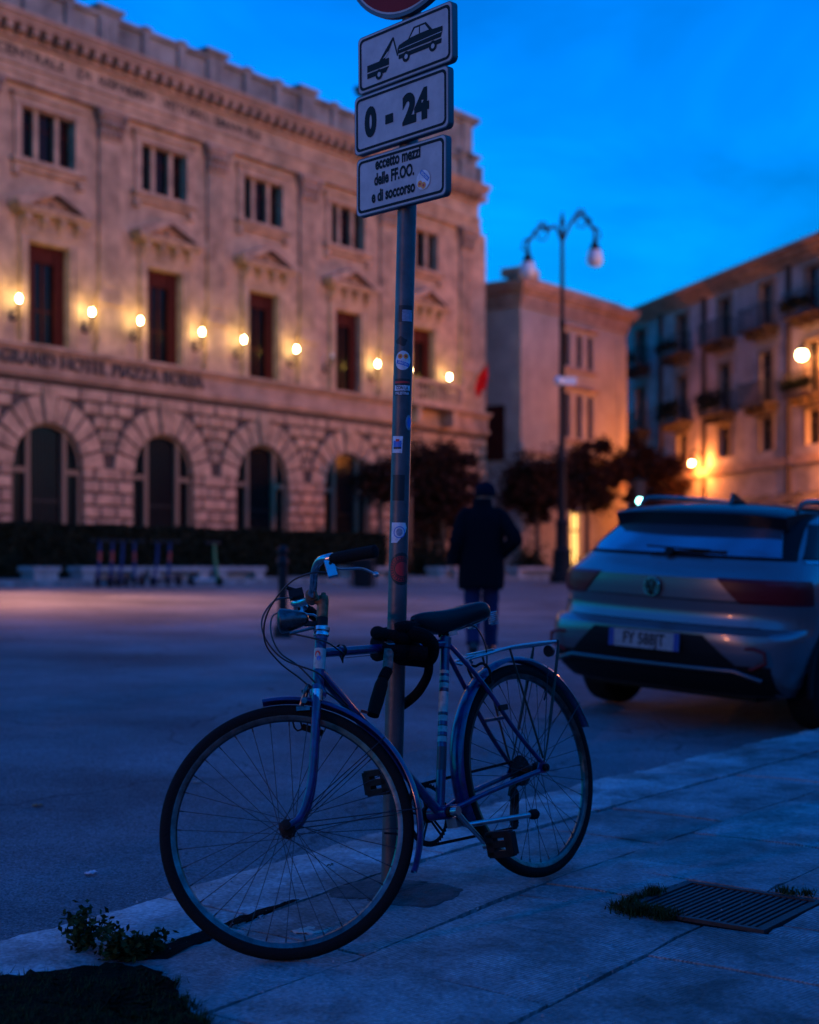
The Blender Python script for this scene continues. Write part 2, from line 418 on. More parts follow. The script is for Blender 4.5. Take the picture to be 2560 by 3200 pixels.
def struct(o):
    o['kind'] = 'structure'; return o
def copy_tree(o, parent=None):
    c = o.copy(); scene.collection.objects.link(c); c.parent = parent
    if parent is not None: c.matrix_parent_inverse = o.matrix_parent_inverse.copy()
    for ch in list(o.children): copy_tree(ch, c)
    return c
def light(name, loc, col, watts, size=0.15, parent=None):
    d = bpy.data.lights.new(name, 'POINT'); d.energy = watts; d.color = col; d.shadow_soft_size = size
    o = bpy.data.objects.new(name, d); scene.collection.objects.link(o); o.location = loc
    if parent: o.parent = parent
    return o
def text_geo(txt, size=1.0, bold=0.0, depth=0.0, sx=1.0, align='CENTER', spacing=1.0, valign='CENTER'):
    cu = bpy.data.curves.new('txt', 'FONT'); cu.body = txt; cu.size = size; cu.offset = bold
    cu.extrude = depth; cu.align_x = align; cu.align_y = valign; cu.space_character = spacing; cu.resolution_u = 4
    ob = bpy.data.objects.new('txt', cu); scene.collection.objects.link(ob)
    dg = bpy.context.evaluated_depsgraph_get()
    me = bpy.data.meshes.new_from_object(ob.evaluated_get(dg))
    vs = [(v.co.x * sx, v.co.y, v.co.z) for v in me.vertices]; fs = [tuple(p.vertices) for p in me.polygons]
    bpy.data.objects.remove(ob); bpy.data.curves.remove(cu); bpy.data.meshes.remove(me)
    return vs, fs
def smooth_path(pts, n=8):
    P = [Vector(p) for p in pts]; out = []
    for i in range(len(P) - 1):
        p0 = P[max(i - 1, 0)]; p1 = P[i]; p2 = P[i + 1]; p3 = P[min(i + 2, len(P) - 1)]
        for k in range(n):
            t = k / n
            out.append(0.5 * ((2 * p1) + (p2 - p0) * t + (2 * p0 - 5 * p1 + 4 * p2 - p3) * t * t + (3 * p1 - p0 - 3 * p2 + p3) * t ** 3))
    out.append(P[-1]); return out

#@@GROUND
# ================================================================== ground
def build_ground():
    # far ground sheet reaching the horizon, then the road sheet
    mb = MB()
    mb.add([(-900, -900, -1.2), (900, -900, -1.2), (900, 900, -1.2), (-900, 900, -1.2)], [(0, 1, 2, 3)])
    struct(mb.build('ground', 'asphalt'))
    mb = MB()
    ps = [-0.06, 0.5, 1, 1.5, 2, 2.5, 3, 4, 6, 10, 16, 24, 34, 60, 300]
    ss = [-120, -20, 0, 3, 6, 9, 14, 20, 30, 60, 120, 400]
    vs = []
    for p in ps:
        for s in ss: vs.append(W(s, p, zroad(p)))
    fs = []
    k = len(ss)
    for i in range(len(ps) - 1):
        for j in range(k - 1): fs.append((i * k + j, i * k + j + 1, (i + 1) * k + j + 1, (i + 1) * k + j))
    mb.add(vs, fs)
    struct(mb.build('road', 'asphalt'))
    # pavement bed: dark joint dirt below the slabs, with a pit for the drain
    mb = MB()
    H0, H1, G0, G1 = 3.69, 4.14, -1.755, -1.305
    se = [-60, -4] + [1.2 + 0.15 * i for i in range(17)] + [H0, H1] + [4.4 + 0.3 * i for i in range(9)] + [9, 14, 60, 200]
    pe = [-40, -8, -2.4, G0, G1, -0.5, -0.03]
    se = sorted(se)
    for i in range(len(pe) - 1):
        for j in range(len(se) - 1):
            if pe[i] >= G0 - .001 and pe[i + 1] <= G1 + .001 and se[j] >= H0 - .001 and se[j + 1] <= H1 + .001: continue
            q = [W(a, b, zpav(a) - 0.022) for a, b in ((se[j], pe[i]), (se[j + 1], pe[i]), (se[j + 1], pe[i + 1]), (se[j], pe[i + 1]))]
            mb.add(q, [(0, 1, 2, 3)])
    struct(mb.build('pavement_bed', 'dirt'))
    # slabs
    mb = MB(); tone = []
    rnd = random.Random(3)
    rows = [(-0.449, -0.943), (-0.955, -1.562), (-1.574, -2.198), (-2.210, -2.848), (-2.860, -3.498), (-3.510, -4.15), (-4.158, -4.9), (-4.908, -5.6), (-5.608, -6.5), (-6.508, -7.6)]
    for r, (pa, pb) in enumerate(rows):
        if r == 1: q = [-1.0, -0.45, 0.1, 0.7, 1.3, 1.86, 2.36, 2.88, 3.38, 3.85, 4.32, 4.88]
        elif r == 0: q = [-1.1, -0.3, 0.6, 1.35, 2.2, 2.95, 3.8, 4.62]
        elif r == 2: q = [-1.0, -0.3, .5, 1.2, 1.95, 2.62, 3.36, 3.80, 4.86]
        else: q = [-1.2 + rnd.uniform(0, .5)]
        while q[-1] < 15: q.append(q[-1] + rnd.uniform(0.5, 0.72) * (1.25 if r % 2 else 1))
        for a, b in zip(q[:-1], q[1:]):
            g = 0.0050
            a2, b2 = a + g, b - g
            # drain hole handled by splitting
            rects = [(a2, b2, pb + 0.0, pa - 0.0)]
            out = []
            for (x0, x1, y0, y1) in rects:
                if x1 > H0 and x0 < H1 and y1 > G0 and y0 < G1:
                    if x0 < H0 - .02: out.append((x0, H0 - .004, y0, y1))
                    if x1 > H1 + .02: out.append((H1 + .004, x1, y0, y1))
                    cx0, cx1 = max(x0, H0), min(x1, H1)
                    if y0 < G0 - .02: out.append((cx0, cx1, y0, G0 - .004))
                    if y1 > G1 + .02: out.append((cx0, cx1, G1 + .004, y1))
                else: out.append((x0, x1, y0, y1))
            for (x0, x1, y0, y1) in out:
                n = max(2, int((x1 - x0) / 0.16)); m = max(2, int((y1 - y0) / 0.16))
                tn = rnd.uniform(0.78, 1.12); dz = rnd.uniform(-0.0025, 0.0025); tx = rnd.uniform(-.004, .004)
                top = []
                for i in range(n + 1):
                    for j in range(m + 1):
                        x = x0 + (x1 - x0) * i / n; y = y0 + (y1 - y0) * j / m
                        e = (i in (0, n)) + (j in (0, m))
                        jx = rnd.uniform(-.004, .004) if i in (0, n) else 0
                        jy = rnd.uniform(-.004, .004) if j in (0, m) else 0
                        top.append(W(x + jx, y + jy, zpav(x) + dz + tx * (x - x0) - (0.003 if e else 0) - (0.004 if e == 2 else 0)))
                fs = [(i * (m + 1) + j, (i + 1) * (m + 1) + j, (i + 1) * (m + 1) + j + 1, i * (m + 1) + j + 1) for i in range(n) for j in range(m)]
                ring = [(i, 0) for i in range(n + 1)] + [(n, j) for j in range(1, m + 1)] + [(i, m) for i in range(n - 1, -1, -1)] + [(0, j) for j in range(m - 1, 0, -1)]
                base = len(top)
                for (i, j) in ring:
                    v = top[i * (m + 1) + j]; top.append(Vector((v.x, v.y, v.z - 0.035)))
                L = len(ring)
                for t in range(L):
                    a_ = ring[t][0] * (m + 1) + ring[t][1]; b_ = ring[(t + 1) % L][0] * (m + 1) + ring[(t + 1) % L][1]
                    fs.append((b_, a_, base + t, base + (t + 1) % L))
                mb.add(top, fs); tone += [tn] * len(top)
    struct(mb.build('pavement', 'slab', smooth=25, tone=tone))
    mb = MB(); mb.add([W(-60, -40, .03), W(-1.3, -40, .03), W(-1.3, -.02, -.02), W(-60, -.02, -.02)], [(0, 1, 2, 3)])
    mb.add([W(-1.3, -40, -.02), W(200, -40, .03), W(200, -7.6, .03), W(-1.3, -7.6, -.02)], [(0, 1, 2, 3)])
    mb.add([W(15.2, -7.6, .033), W(200, -7.6, .033), W(200, -.0, .033), W(15.2, -.0, .033)], [(0, 1, 2, 3)])
    struct(mb.build('far_pavement', 'kerb', tone=[.8] * len(mb.v)))
    # kerb stones with a broken outer edge
    mb = MB(); tone = []
    q = -3.0
    while q < 60:
        ln = rnd.uniform(0.85, 1.15) if q < 15 else 2.0
        a, b = q + 0.006, q + ln - 0.006
        n = int(ln / 0.05) if q < 15 else 6
        tn = rnd.uniform(0.9, 1.1); vs = []; ph = rnd.uniform(0, 9)
        for i in range(n + 1):
            x = a + (b - a) * i / n
            ed = -0.012 + 0.014 * sin(x * 6.1 + ph) + rnd.uniform(-.012, .012)
            if i in (0, n): ed -= 0.02
            ied = -0.435 + rnd.uniform(-.006, .006) - (0.02 if 2.2 < x < 3.1 and rnd.random() < .6 else 0)
            z = zpav(x) + 0.001
            vs += [W(x, 0.006 + ed, -0.14), W(x, 0.004 + ed, z - 0.016), W(x, -0.018 + ed, z - 0.002), W(x, -.22, z), W(x, ied, z - 0.001), W(x, ied, z - .04)]
        fs = []
        for i in range(n):
            for k in range(5): fs.append((i * 6 + k, i * 6 + k + 1, i * 6 + k + 7, i * 6 + k + 6))
        fs.append((5, 4, 3, 2, 1, 0)); fs.append(tuple(n * 6 + k for k in range(6)))
        mb.add(vs, fs); tone += [tn] * len(vs)
        q += ln
    struct(mb.build('kerb', 'kerb', smooth=50, tone=tone))
    # drain grate
    dt = thing('drain_grate', 'square iron drain grate with close bars set in the pavement, weeds round its rim', 'drain grate', W(3.915, -1.53, zpav(4)), TH)
    fr = MB()
    h0, h1, g = -.22, .22, .22
    fr.box(h0, h1, -g, -g + .018, -.05, -.004).box(h0, h1, g - .018, g, -.05, -.004).box(h0, h0 + .018, -g + .018, g - .018, -.05, -.004).box(h1 - .018, h1, -g + .018, g - .018, -.05, -.004)
    fr.build('grate_frame', 'grate', dt)
    for k in range(19):
        y = -g + .018 + (k + .5) * (2 * g - .036) / 19
        MB().box(h0 + .018, h1 - .018, y - .0055, y + .0055, -.04, -.008).build('grate_bar', 'grate', dt)
    pit = MB(); pit.box(h0 - .004, h1 + .004, -g - .004, g + .004, -.34, -.33)
    for bx in ((h0 - .012, h0 - .003, -g, g), (h1 + .003, h1 + .012, -g, g), (h0, h1, -g - .012, -g - .003), (h0, h1, g + .003, g + .012)):
        pit.box(*bx, -.33, -.014)
    pit.build('drain_pit', 'dirt', dt)

build_ground()

#@@BIKE
# ================================================================== bicycle
BM = Matrix(((-0.654210331119818, 0.7363626986533963, -0.17256540408779933, 0.4459358),
             (-0.7553744394002644, -0.6475249403289199, 0.10060272338642193, 4.5837669),
             (-0.037660310100081425, 0.19616683635088808, 0.9798470663114982, 0.0281133), (0, 0, 0, 1)))
A0 = Vector((1.00914, 0, 0.32581)); AX = Vector((-0.30606, 0, 0.95201)).normalized(); STEER = -0.78357
RS = Matrix.Rotation(STEER, 4, AX)
def ST(v):                                  # a point of the steered front end -> bike frame
    return RS @ (Vector(v) - A0) + A0
R = 0.3443; L = 1.06653
def build_bike():
    bike = thing('bicycle', 'old blue violet city bicycle with mudguards and rear rack, leaning on the sign post', 'bicycle')
    bike.matrix_world = BM
    def P(mb, name, m, sm=40, parent=None): return mb.build(name, m, parent or bike, smooth=sm)
    BB = (0.46876, 0, 0.28181)
    STT = Vector((0.300, 0, 0.796)); HB = A0 + AX * 0.397; HT = A0 + AX * 0.543
    # wheels
    def wheel(c, tf, rear):
        def X(v): return tf(Vector(v) + Vector(c))
        rim = MB(X)
        prof = [(-.0115, .309), (-.0125, .3145), (-.0105, .3175), (.0105, .3175), (.0125, .3145), (.0115, .309), (.008, .300), (0, .2965), (-.008, .300)]
        vs = []; NN = 96; K = len(prof)
        for i in range(NN):
            t = 2 * pi * i / NN
            for (w, r) in prof: vs.append((r * cos(t), w, r * sin(t)))
        rim.add(vs, [(i * K + k, i * K + (k + 1) % K, ((i + 1) % NN) * K + (k + 1) % K, ((i + 1) % NN) * K + k) for i in range(NN) for k in range(K)])
        w = P(rim, 'wheel', 'steel', 35)
        ty = MB(X)
        prof = [(-.0125, .313), (-.0165, .322), (-.017, .329), (-.0135, .3375), (-.007, .3430), (0, R), (.007, .3430), (.0135, .3375), (.017, .329), (.0165, .322), (.0125, .313)]
        K = len(prof); vs = []; NN = 120
        for i in range(NN):
            t = 2 * pi * i / NN
            for (a, r) in prof: vs.append((r * cos(t), a, r * sin(t)))
        ty.add(vs, [(i * K + k, i * K + k + 1, ((i + 1) % NN) * K + k + 1, ((i + 1) % NN) * K + k) for i in range(NN) for k in range(K - 1)])
        P(ty, 'tyre', 'rubber', 60, w)
        hub = MB(X)
        hub.lathe([(.0055, -.082), (.0055, -.078), (.012, -.077), (.012, -.066), (.006, -.065), (.006, -.055), (.011, -.05), (.011, -.038), (.022, -.034), (.022, -.031), (.013, -.028), (.012, .028), (.022, .031), (.022, .034), (.011, .038), (.011, .05), (.006, .055), (.006, .065), (.012, .066), (.012, .077), (.0055, .078), (.0055, .082)], (0, 0, 0), (0, 1, 0), 18)
        hub.lathe([(.010, -.062), (.010, -.055)], (0, 0, 0), (0, 1, 0), 6); hub.lathe([(.010, .055), (.010, .062)], (0, 0, 0), (0, 1, 0), 6)
        P(hub, 'hub', 'greasy', 40, w)
        nsp = 36
        for i in range(nsp):
            side = 1 if i % 2 else -1
            t = 2 * pi * (i + .5) / nsp
            lead = 1 if (i // 2) % 2 else -1
            t0 = t + lead * radians(68)
            a = Vector((.020 * cos(t0), side * .0325, .020 * sin(t0))); b = Vector((.2975 * cos(t), side * .002, .2975 * sin(t)))
            sm = MB(X); sm.tube([a, b], .00105, 5)
            sm.tube([b - (b - a).normalized() * .012, b + (b - a).normalized() * .004], .0021, 5)
            P(sm, 'spoke', 'spoke', None, w)
        vt = 2.2 if rear else 3.45
        v = MB(X); v.tube([(.297 * cos(vt), 0, .297 * sin(vt)), (.262 * cos(vt), 0, .262 * sin(vt))], .003, 6)
        P(v, 'valve', 'blackplastic', None, w)
        if not rear:
            rf = MB(X)
        return w
    wheel((0, 0, R), lambda v: v, True)
    wheel((L, 0, R), ST, False)
    # frame
    fr = MB()
    fr.tube([HT - AX * .045 + Vector((-.01, 0, 0)), STT + Vector((0.006, 0, -.012))], .0135, 16)
    fr.tube([HB + AX * .045, BB], .0150, 16)
    fr.tube([BB, STT], .0145, 16)
    fr.tube([Vector(HB) - AX * .004, Vector(HT) + AX * .004], .0165, 18)
    fr.lathe([(.021, -.036), (.021, .036)], BB, (0, 1, 0), 20)
    for sd in (-1, 1):
        fr.tube(smooth_path([Vector(BB) + Vector((-.01, sd * .012, 0)), (BB[0] - .08, sd * .028, .292), (BB[0] - .2, sd * .046, .312), (.03, sd * .062, R - .008)]), .0085, 10)
        fr.tube(smooth_path([STT + Vector((0, sd * .012, -.018)), (.2, sd * .038, .640), (.1, sd * .052, .48), (.008, sd * .062, R + .02)]), .0078, 10)
        fr.add([(.028, sd * .060, R - .014), (.034, sd * .060, R + .002), (.014, sd * .060, R + .026), (-.006, sd * .060, R + .022), (-.014, sd * .060, R - .008), (0, sd * .060, R - .018)] +
               [(.028, sd * .065, R - .014), (.034, sd * .065, R + .002), (.014, sd * .065, R + .026), (-.006, sd * .065, R + .022), (-.014, sd * .065, R - .008), (0, sd * .065, R - .018)],
               [(0, 1, 2, 3, 4, 5), (11, 10, 9, 8, 7, 6)] + [(i, (i + 1) % 6, 6 + (i + 1) % 6, 6 + i) for i in range(6)])
    fr.tube([(.125, -.045, .525), (.125, .045, .525)], .006, 8)
    fr.tube([(.40, -.03, .29), (.40, .03, .29)], .006, 8)
    frame = P(fr, 'frame', 'paint', 45)
    # lugs on the frame joints
    lg = MB()
    d = (STT - Vector(BB)).normalized()
    lg.lathe([(.0165, -.03), (.0185, -.028), (.0185, .006), (.016, .008)], STT, d, 18)
    P(lg, 'lug', 'paint_dk', 40, frame)
    for c_ in (HB, HT):
        lg = MB(); lg.lathe([(.0185, 0), (.0185, .012)], c_ - AX * .006, AX, 20); P(lg, 'lug', 'paint_dk', 40, frame)
    # decal bands on the seat tube
    def band(c, dd, r, h0, h1, m, name='decal_band'):
        b = MB(); b.lathe([(r, h0), (r, h1)], c, dd, 20, cap=False); P(b, name, m, 40, frame)
    for (a, b, m) in ((.215, .232, 'decal'), (.246, .264, 'decal'), (.280, .298, 'decal'), (.308, .372, 'decal'), (.384, .400, 'decal'), (.408, .421, 'decal'), (.430, .440, 'decal')):
        band(BB, d, .0151, a, b, m)
    for (a, b) in ((.233, .236), (.265, .268), (.299, .303), (.3735, .377), (.401, .4035), (.1285, .2)):
        band(BB, d, .0149, a, b, 'decaldark', 'decal_stripe')
    # head tube sticker
    def band2(h0, h1, m, r=.0172): band(HB, AX, r, h0, h1, m, 'head_sticker')
    band2(.052, .112, 'decal')
    hs = MB()
    for (ang, h, w, hh, mm) in ((2.05, .094, .5, .010, 'st_red'), (2.3, .082, .35, .007, 'st_blue')):
        hs = MB(); a_, b_ = frame_from(AX); vs = []
        for i in range(13):
            t = 2 * pi * i / 12
            th = 1.15 + (ang - 2.0) + w * cos(t) ; hz = h + hh * sin(t)
            vs.append(HB + AX * hz + (a_ * cos(th + 3.9) + b_ * sin(th + 3.9)) * .0176)
        hs.add(vs[:12], [tuple(range(12))]); P(hs, 'sticker_print', mm, None, frame)
    # fork
    fk = MB(ST)
    cr = A0 + AX * .383
    for sd in (-1, 1):
        dd = [cr + Vector((0, sd * .030, .012)), A0 + AX * .30 + Vector((0, sd * .046, 0)), A0 + AX * .16 + Vector((.0, sd * .050, 0)), A0 + AX * .085 + Vector((.008, sd * .052, 0)), A0 + AX * .035 + Vector((.028, sd * .053, 0)), Vector((L, sd * .053, R))]
        pth = smooth_path(dd, 6); n = len(pth)
        fk.tube(pth, [.0135 - .0055 * i / n for i in range(n)], 12)
    fk.lathe([(.024, -.012), (.026, 0), (.020, .014), (.017, .018)], cr, AX, 18)
    fk.tube([cr + Vector((0, -.034, .004)), cr + Vector((0, .034, .004))], .0155, 12)
    fork = P(fk, 'fork', 'paint', 45)
    for sd in (-1, 1):
        fc = MB(ST); fc.lathe([(.0155, -.016), (.0155, .016)], A0 + AX * .367 + Vector((0, sd * .034, 0)), AX, 14)
        P(fc, 'fork_crown_cap', 'chrome', 40, fork)
    hd = MB()
    hd.lathe([(.019, 0), (.0225, .002), (.0225, .008), (.019, .011)], HB - AX * .014, AX, 20)
    P(hd, 'headset', 'chrome', 40); hd = MB()
    hd.lathe([(.019, 0), (.0225, .003), (.0225, .010), (.020, .014), (.0235, .018), (.0235, .028), (.018, .033)], HT + AX * .002, AX, 20)
    P(hd, 'headset', 'chrome', 40)
    # stem, bar
    st = MB(ST)
    T1 = A0 + AX * .675
    st.tube([HT + AX * .02, A0 + AX * .66], .0125, 14)
    st.lathe([(.0145, 0), (.0165, .004), (.0165, .10), (.0145, .112)], A0 + AX * .555, AX, 16)
    st.tube([A0 + AX * .645, Vector((.835, 0, .967))], .0135, 12)
    st.lathe([(.018, -.022), (.018, .022)], (.838, 0, .967), (0, 1, 0), 16)
    st.lathe([(.008, 0), (.008, .009)], A0 + AX * .667, AX, 6)
    P(st, 'stem', 'rust', 40)
    hbm = MB(ST)
    right = [(.838, 0, .967), (.850, -.05, .975), (.872, -.10, .990), (.884, -.145, 1.008), (.876, -.185, 1.018), (.858, -.215, 1.014), (.842, -.245, 1.004), (.812, -.31, .985)]
    left = [(.838, 0, .967), (.837, .05, .964), (.832, .085, .966), (.824, .13, .985), (.811, .17, 1.000), (.793, .208, .999), (.756, .240, .981), (.672, .310, .951)]
    pts = smooth_path(list(reversed(right)) + left[1:], 8)
    hbm.tube(pts, .0112, 14)
    P(hbm, 'handlebar', 'chrome', 60)
    for sd, seq in ((1, left), (-1, right)):
        g = MB(ST); a = Vector(seq[-2]); b = Vector(seq[-1]) + (Vector(seq[-1]) - a).normalized() * .018
        if sd < 0: a = Vector(seq[-2])
        n = 26; gp = [a.lerp(b, i / n) for i in range(n + 1)]
        g.tube([a - (b - a).normalized() * .02] + gp, [.0145] + [.0160 + (.0014 if i % 2 else 0) for i in range(n)] + [.012], 14)
        P(g, 'grip', 'rubber', 60)
        # brake lever: clamp, bracket, blade with ball end
        br = MB(ST)
        dd = Vector((-1, 0, -.05)).normalized()
        c = Vector((.775, .224, .990)) if sd > 0 else Vector((.868, -.200, 1.017))
        br.lathe([(.0145, -.009), (.0145, .009)], c, (-.9, sd * .45, -.2), 14)
        br.bar(c + Vector((.006, 0, -.004)), c + Vector((.006, 0, -.052)), .018, .026, (1, 0, 0))
        lev = P(br, 'brake_lever', 'alu', 40)
        bl = MB(ST)
        q = c + Vector((-.005, 0, -.030))
        bl.tube(smooth_path([q + Vector((.008, 0, .012)), q + Vector((-.008, 0, -.004)), q + Vector((-.030, sd * .004, -.012)), q + Vector((-.070 if sd > 0 else -.04, sd * .010, -.024)), q + Vector((-.098 if sd > 0 else -.05, sd * .014, -.048 if sd > 0 else -.03))], 6), [.006] * 6 + [.0055] * 18 + [.0045], 10, flat=.6)
        bl.ball(q + (Vector((-.101, .014, -.051)) if sd > 0 else Vector((-.052, -.014, -.032))), .0085)
        P(bl, 'lever_blade', 'alu', 60, lev)
        b2 = MB(ST); b2.lathe([(.0045, -.012), (.0045, .012)], c + Vector((.004, 0, -.016)), (0, 1, 0), 10)
        P(b2, 'pivot_bolt', 'greasy', 40, lev)
    # shifter block on the right half of the bar
    sh = MB(ST); sh.box(.850, .892, -.18, -.130, 1.022, 1.046); sh.tube([(.865, -.14, 1.04), (.895, -.13, 1.056)], .006, 8)
    P(sh, 'shift_lever', 'blackplastic', 40)
    # headlight
    hl = MB(ST); ax = Vector((.97, 0, .16)).normalized(); c = Vector((.868, 0, .908))
    hl.lathe([(.006, -.006), (.012, -.003), (.018, .004), (.024, .020), (.030, .040), (.034, .058), (.036, .072), (.0345, .076)], c, ax, 24)
    lamp = P(hl, 'headlight', 'dullchrome', 50)
    ln = MB(ST); ln.lathe([(.034, .0765), (.028, .080), (.016, .083), (.002, .084)], c, ax, 24)
    P(ln, 'headlight_lens', 'dullchrome', 60, lamp)
    hb_ = MB(ST); hb_.bar(A0 + AX * .585, Vector((.878, 0, .895)), .014, .012); hb_.lathe([(.0175, 0), (.0175, .03)], A0 + AX * .572, AX, 14)
    P(hb_, 'lamp_clamp', 'blackplastic', 40, lamp)
    lb = MB(ST); lb.bar(HT + AX * .035, Vector((.925, 0, .878)), .018, .004); P(lb, 'front_lamp_bracket', 'dullchrome', 40)
    # mudguards
    def guard(c, tf, a0, a1, r, w=.026):
        g = MB(tf); n = 60; prof = [(-w, -.010), (-w * .9, -.003), (-w * .55, .003), (0, .0055), (w * .55, .003), (w * .9, -.003), (w, -.010)]
        vs = []
        for i in range(n + 1):
            t = a0 + (a1 - a0) * i / n
            for (y, dr) in prof: vs.append((c[0] + (r + dr) * cos(t), y, c[2] + (r + dr) * sin(t)))
        for i in range(n + 1):
            t = a0 + (a1 - a0) * i / n
            for (y, dr) in prof: vs.append((c[0] + (r + dr - .0014) * cos(t), y * .97, c[2] + (r + dr - .0014) * sin(t)))
        K = len(prof); o = (n + 1) * K; fs = []
        for i in range(n):
            for k in range(K - 1):
                fs.append((i * K + k, i * K + k + 1, (i + 1) * K + k + 1, (i + 1) * K + k))
                fs.append((o + i * K + k, o + (i + 1) * K + k, o + (i + 1) * K + k + 1, o + i * K + k + 1))
            for k in (0, K - 1): fs.append((i * K + k, (i + 1) * K + k, o + (i + 1) * K + k, o + i * K + k))
        for i in (0, n):
            for k in range(K - 1): fs.append((i * K + k, i * K + k + 1, o + i * K + k + 1, o + i * K + k))
        g.add(vs, fs); return P(g, 'mudguard', 'paint', 50)
    mg = guard((L, 0, R), ST, radians(93), radians(214), .364)
    for t in (radians(152), radians(187)):
        for sd in (-1, 1):
            s_ = MB(ST); s_.tube([(L - .005, sd * .050, R + .005), (L + .362 * cos(t), sd * .027, R + .362 * sin(t))], .0016, 6)
            P(s_, 'mudguard_stay', 'spoke', None, mg)
    mg2 = guard((0, 0, R), lambda v: v, radians(-12 + 0), radians(0) + radians(168), .364) if False else guard((0, 0, R), lambda v: v, radians(-18), radians(165), .366, .027)
    for t in (radians(150), radians(118)):
        for sd in (-1, 1):
            s_ = MB(); s_.tube([(-.004, sd * .060, R + .004), (.364 * cos(t), sd * .028, R + .364 * sin(t))], .0017, 6)
            P(s_, 'mudguard_stay', 'spoke', None, mg2)
    # front brake caliper
    cb = MB(ST)
    for sd in (-1, 1):
        cb.tube(smooth_path([(.905, 0, .705), (.915, sd * .028, .712), (.930, sd * .038, .690), (.948, sd * .030, .662)], 5), .0045, 8)
        cb.bar((.962, sd * .022, .655), (.925, sd * .022, .648), .012, .012)
    cb.lathe([(.006, -.02), (.006, .03)], (.905, 0, .705), (1, 0, 0), 8)
    cb.lathe([(.009, 0), (.009, .008)], (.936, .040, .668), (0, 1, 0), 8)
    P(cb, 'front_brake', 'dullchrome', 40)
    rb = MB()
    for sd in (-1, 1):
        rb.tube(smooth_path([(.175, 0, .700), (.175, sd * .030, .705), (.160, sd * .040, .680), (.150, sd * .028, .640)], 5), .0045, 8)
        rb.bar((.165, sd * .022, .628), (.13, sd * .022, .642), .012, .012)
    P(rb, 'rear_brake', 'greasy', 40)
    # old dynamo bracket on the fork
    db = MB(ST)
    q0 = Vector((.905, -.05, .585)); q1 = Vector((.957, -.052, .620))
    db.bar(q0, q1, .004, .018, (0, 0, 1))
    q = [(.957, .618), (.957, .655), (.963, .664), (.972, .664), (.978, .655), (.978, .622), (.972, .612), (.962, .612)]
    db.tube([(x, -.052, z) for x, z in q], .0028, 6, closed=True)
    P(db, 'dynamo_bracket', 'greasy', 40)
    # saddle
    sd_ = MB()
    rows = [(.440, .008, .868, .858), (.430, .020, .882, .846), (.405, .026, .888, .834), (.37, .031, .889, .820), (.33, .036, .889, .812), (.29, .043, .889, .814), (.25, .052, .892, .822), (.21, .064, .898, .830), (.17, .073, .904, .836), (.14, .073, .903, .838), (.118, .058, .895, .844), (.108, .025, .884, .854)]
    vs = []; K = 12
    for (x, w, zt, zb) in rows:
        for k in range(K):
            t = 2 * pi * k / K
            cy = cos(t); sz = sin(t)
            y = w * (abs(cy) ** .55) * (1 if cy > 0 else -1)
            z = (zt + zb) / 2 + (zt - zb) / 2 * (abs(sz) ** .6) * (1 if sz > 0 else -1)
            vs.append((x, y, z))
    fs = [(i * K + k, i * K + (k + 1) % K, (i + 1) * K + (k + 1) % K, (i + 1) * K + k) for i in range(len(rows) - 1) for k in range(K)]
    fs += [tuple(range(K)), tuple((len(rows) - 1) * K + k for k in range(K))]
    sd_.add(vs, fs)
    so = P(sd_, 'saddle', 'saddle', 180)
    ms = so.modifiers.new('sub', 'SUBSURF'); ms.levels = 2; ms.render_levels = 2
    ra = MB()
    for s2 in (-1, 1): ra.tube(smooth_path([(.42, s2 * .012, .852), (.35, s2 * .018, .826), (.24, s2 * .022, .822), (.12, s2 * .035, .845)], 5), .0035, 8)
    ra.box(.262, .305, -.022, .022, .806, .832)
    P(ra, 'saddle_rail', 'chrome', 40, so)
    for s2 in (-1, 1):
        sp_ = MB(); n = 50
        sp_.tube([(.10 + .016 * cos(i * .9), s2 * .045 + .016 * sin(i * .9), .822 + i * .0009) for i in range(n)], .0018, 5)
        P(sp_, 'saddle_spring', 'chrome', 40, so)
    sp2 = MB(); sp2.tube([STT - d * .02, STT + d * .030 + Vector((-.001, 0, 0))], .0128, 14); P(sp2, 'seat_post', 'chrome', 40)
    # rack
    rk = MB()
    for s2 in (-1, 1):
        rk.tube(smooth_path([(.215, s2 * .02, .712), (.235, s2 * .035, .724), (.18, s2 * .052, .730), (.06, s2 * .058, .742), (-.08, s2 * .058, .744), (-.21, s2 * .050, .742)], 6), .0048, 8)
    rk.tube([(-.21, -.050, .742), (-.228, 0, .741), (-.21, .050, .742)], .0048, 8)
    for x in (.14, .06, -.02, -.10, -.17): rk.tube([(x, -.057, .743), (x, .057, .743)], .0035, 8)
    for y in (-.018, .018): rk.tube([(.2, y, .731), (.06, y, .744), (-.215, y, .746)], .003, 8)
    rack = P(rk, 'rear_rack', 'alu', 50)
    for s2 in (-1, 1):
        q_ = MB(); q_.tube(smooth_path([(-.214, s2 * .050, .742), (-.208, s2 * .054, .715), (-.055, s2 * .066, .45), (0.0, s2 * .068, R + .02)], 6), [.0036] * 6 + [.0055] * 6 + [.0030] * 7, 8); P(q_, 'rack_leg', 'rackleg', 50, rack)
        q_ = MB(); q_.tube([(.06, s2 * .058, .742), (.002, s2 * .068, R + .03)], .0036, 8); P(q_, 'rack_leg', 'rackleg', 50, rack)
    rr = MB(); rr.lathe([(.020, 0), (.020, .012), (.016, .018)], (-.226, 0, .716), (-1, 0, 0), 14); P(rr, 'rear_reflector', 'tail', 40, rack)
    # drivetrain
    c = Vector((BB[0], -.048, BB[2]))
    cg = MB(); NT = 46; ro, ri = .0945, .0875
    vs = []
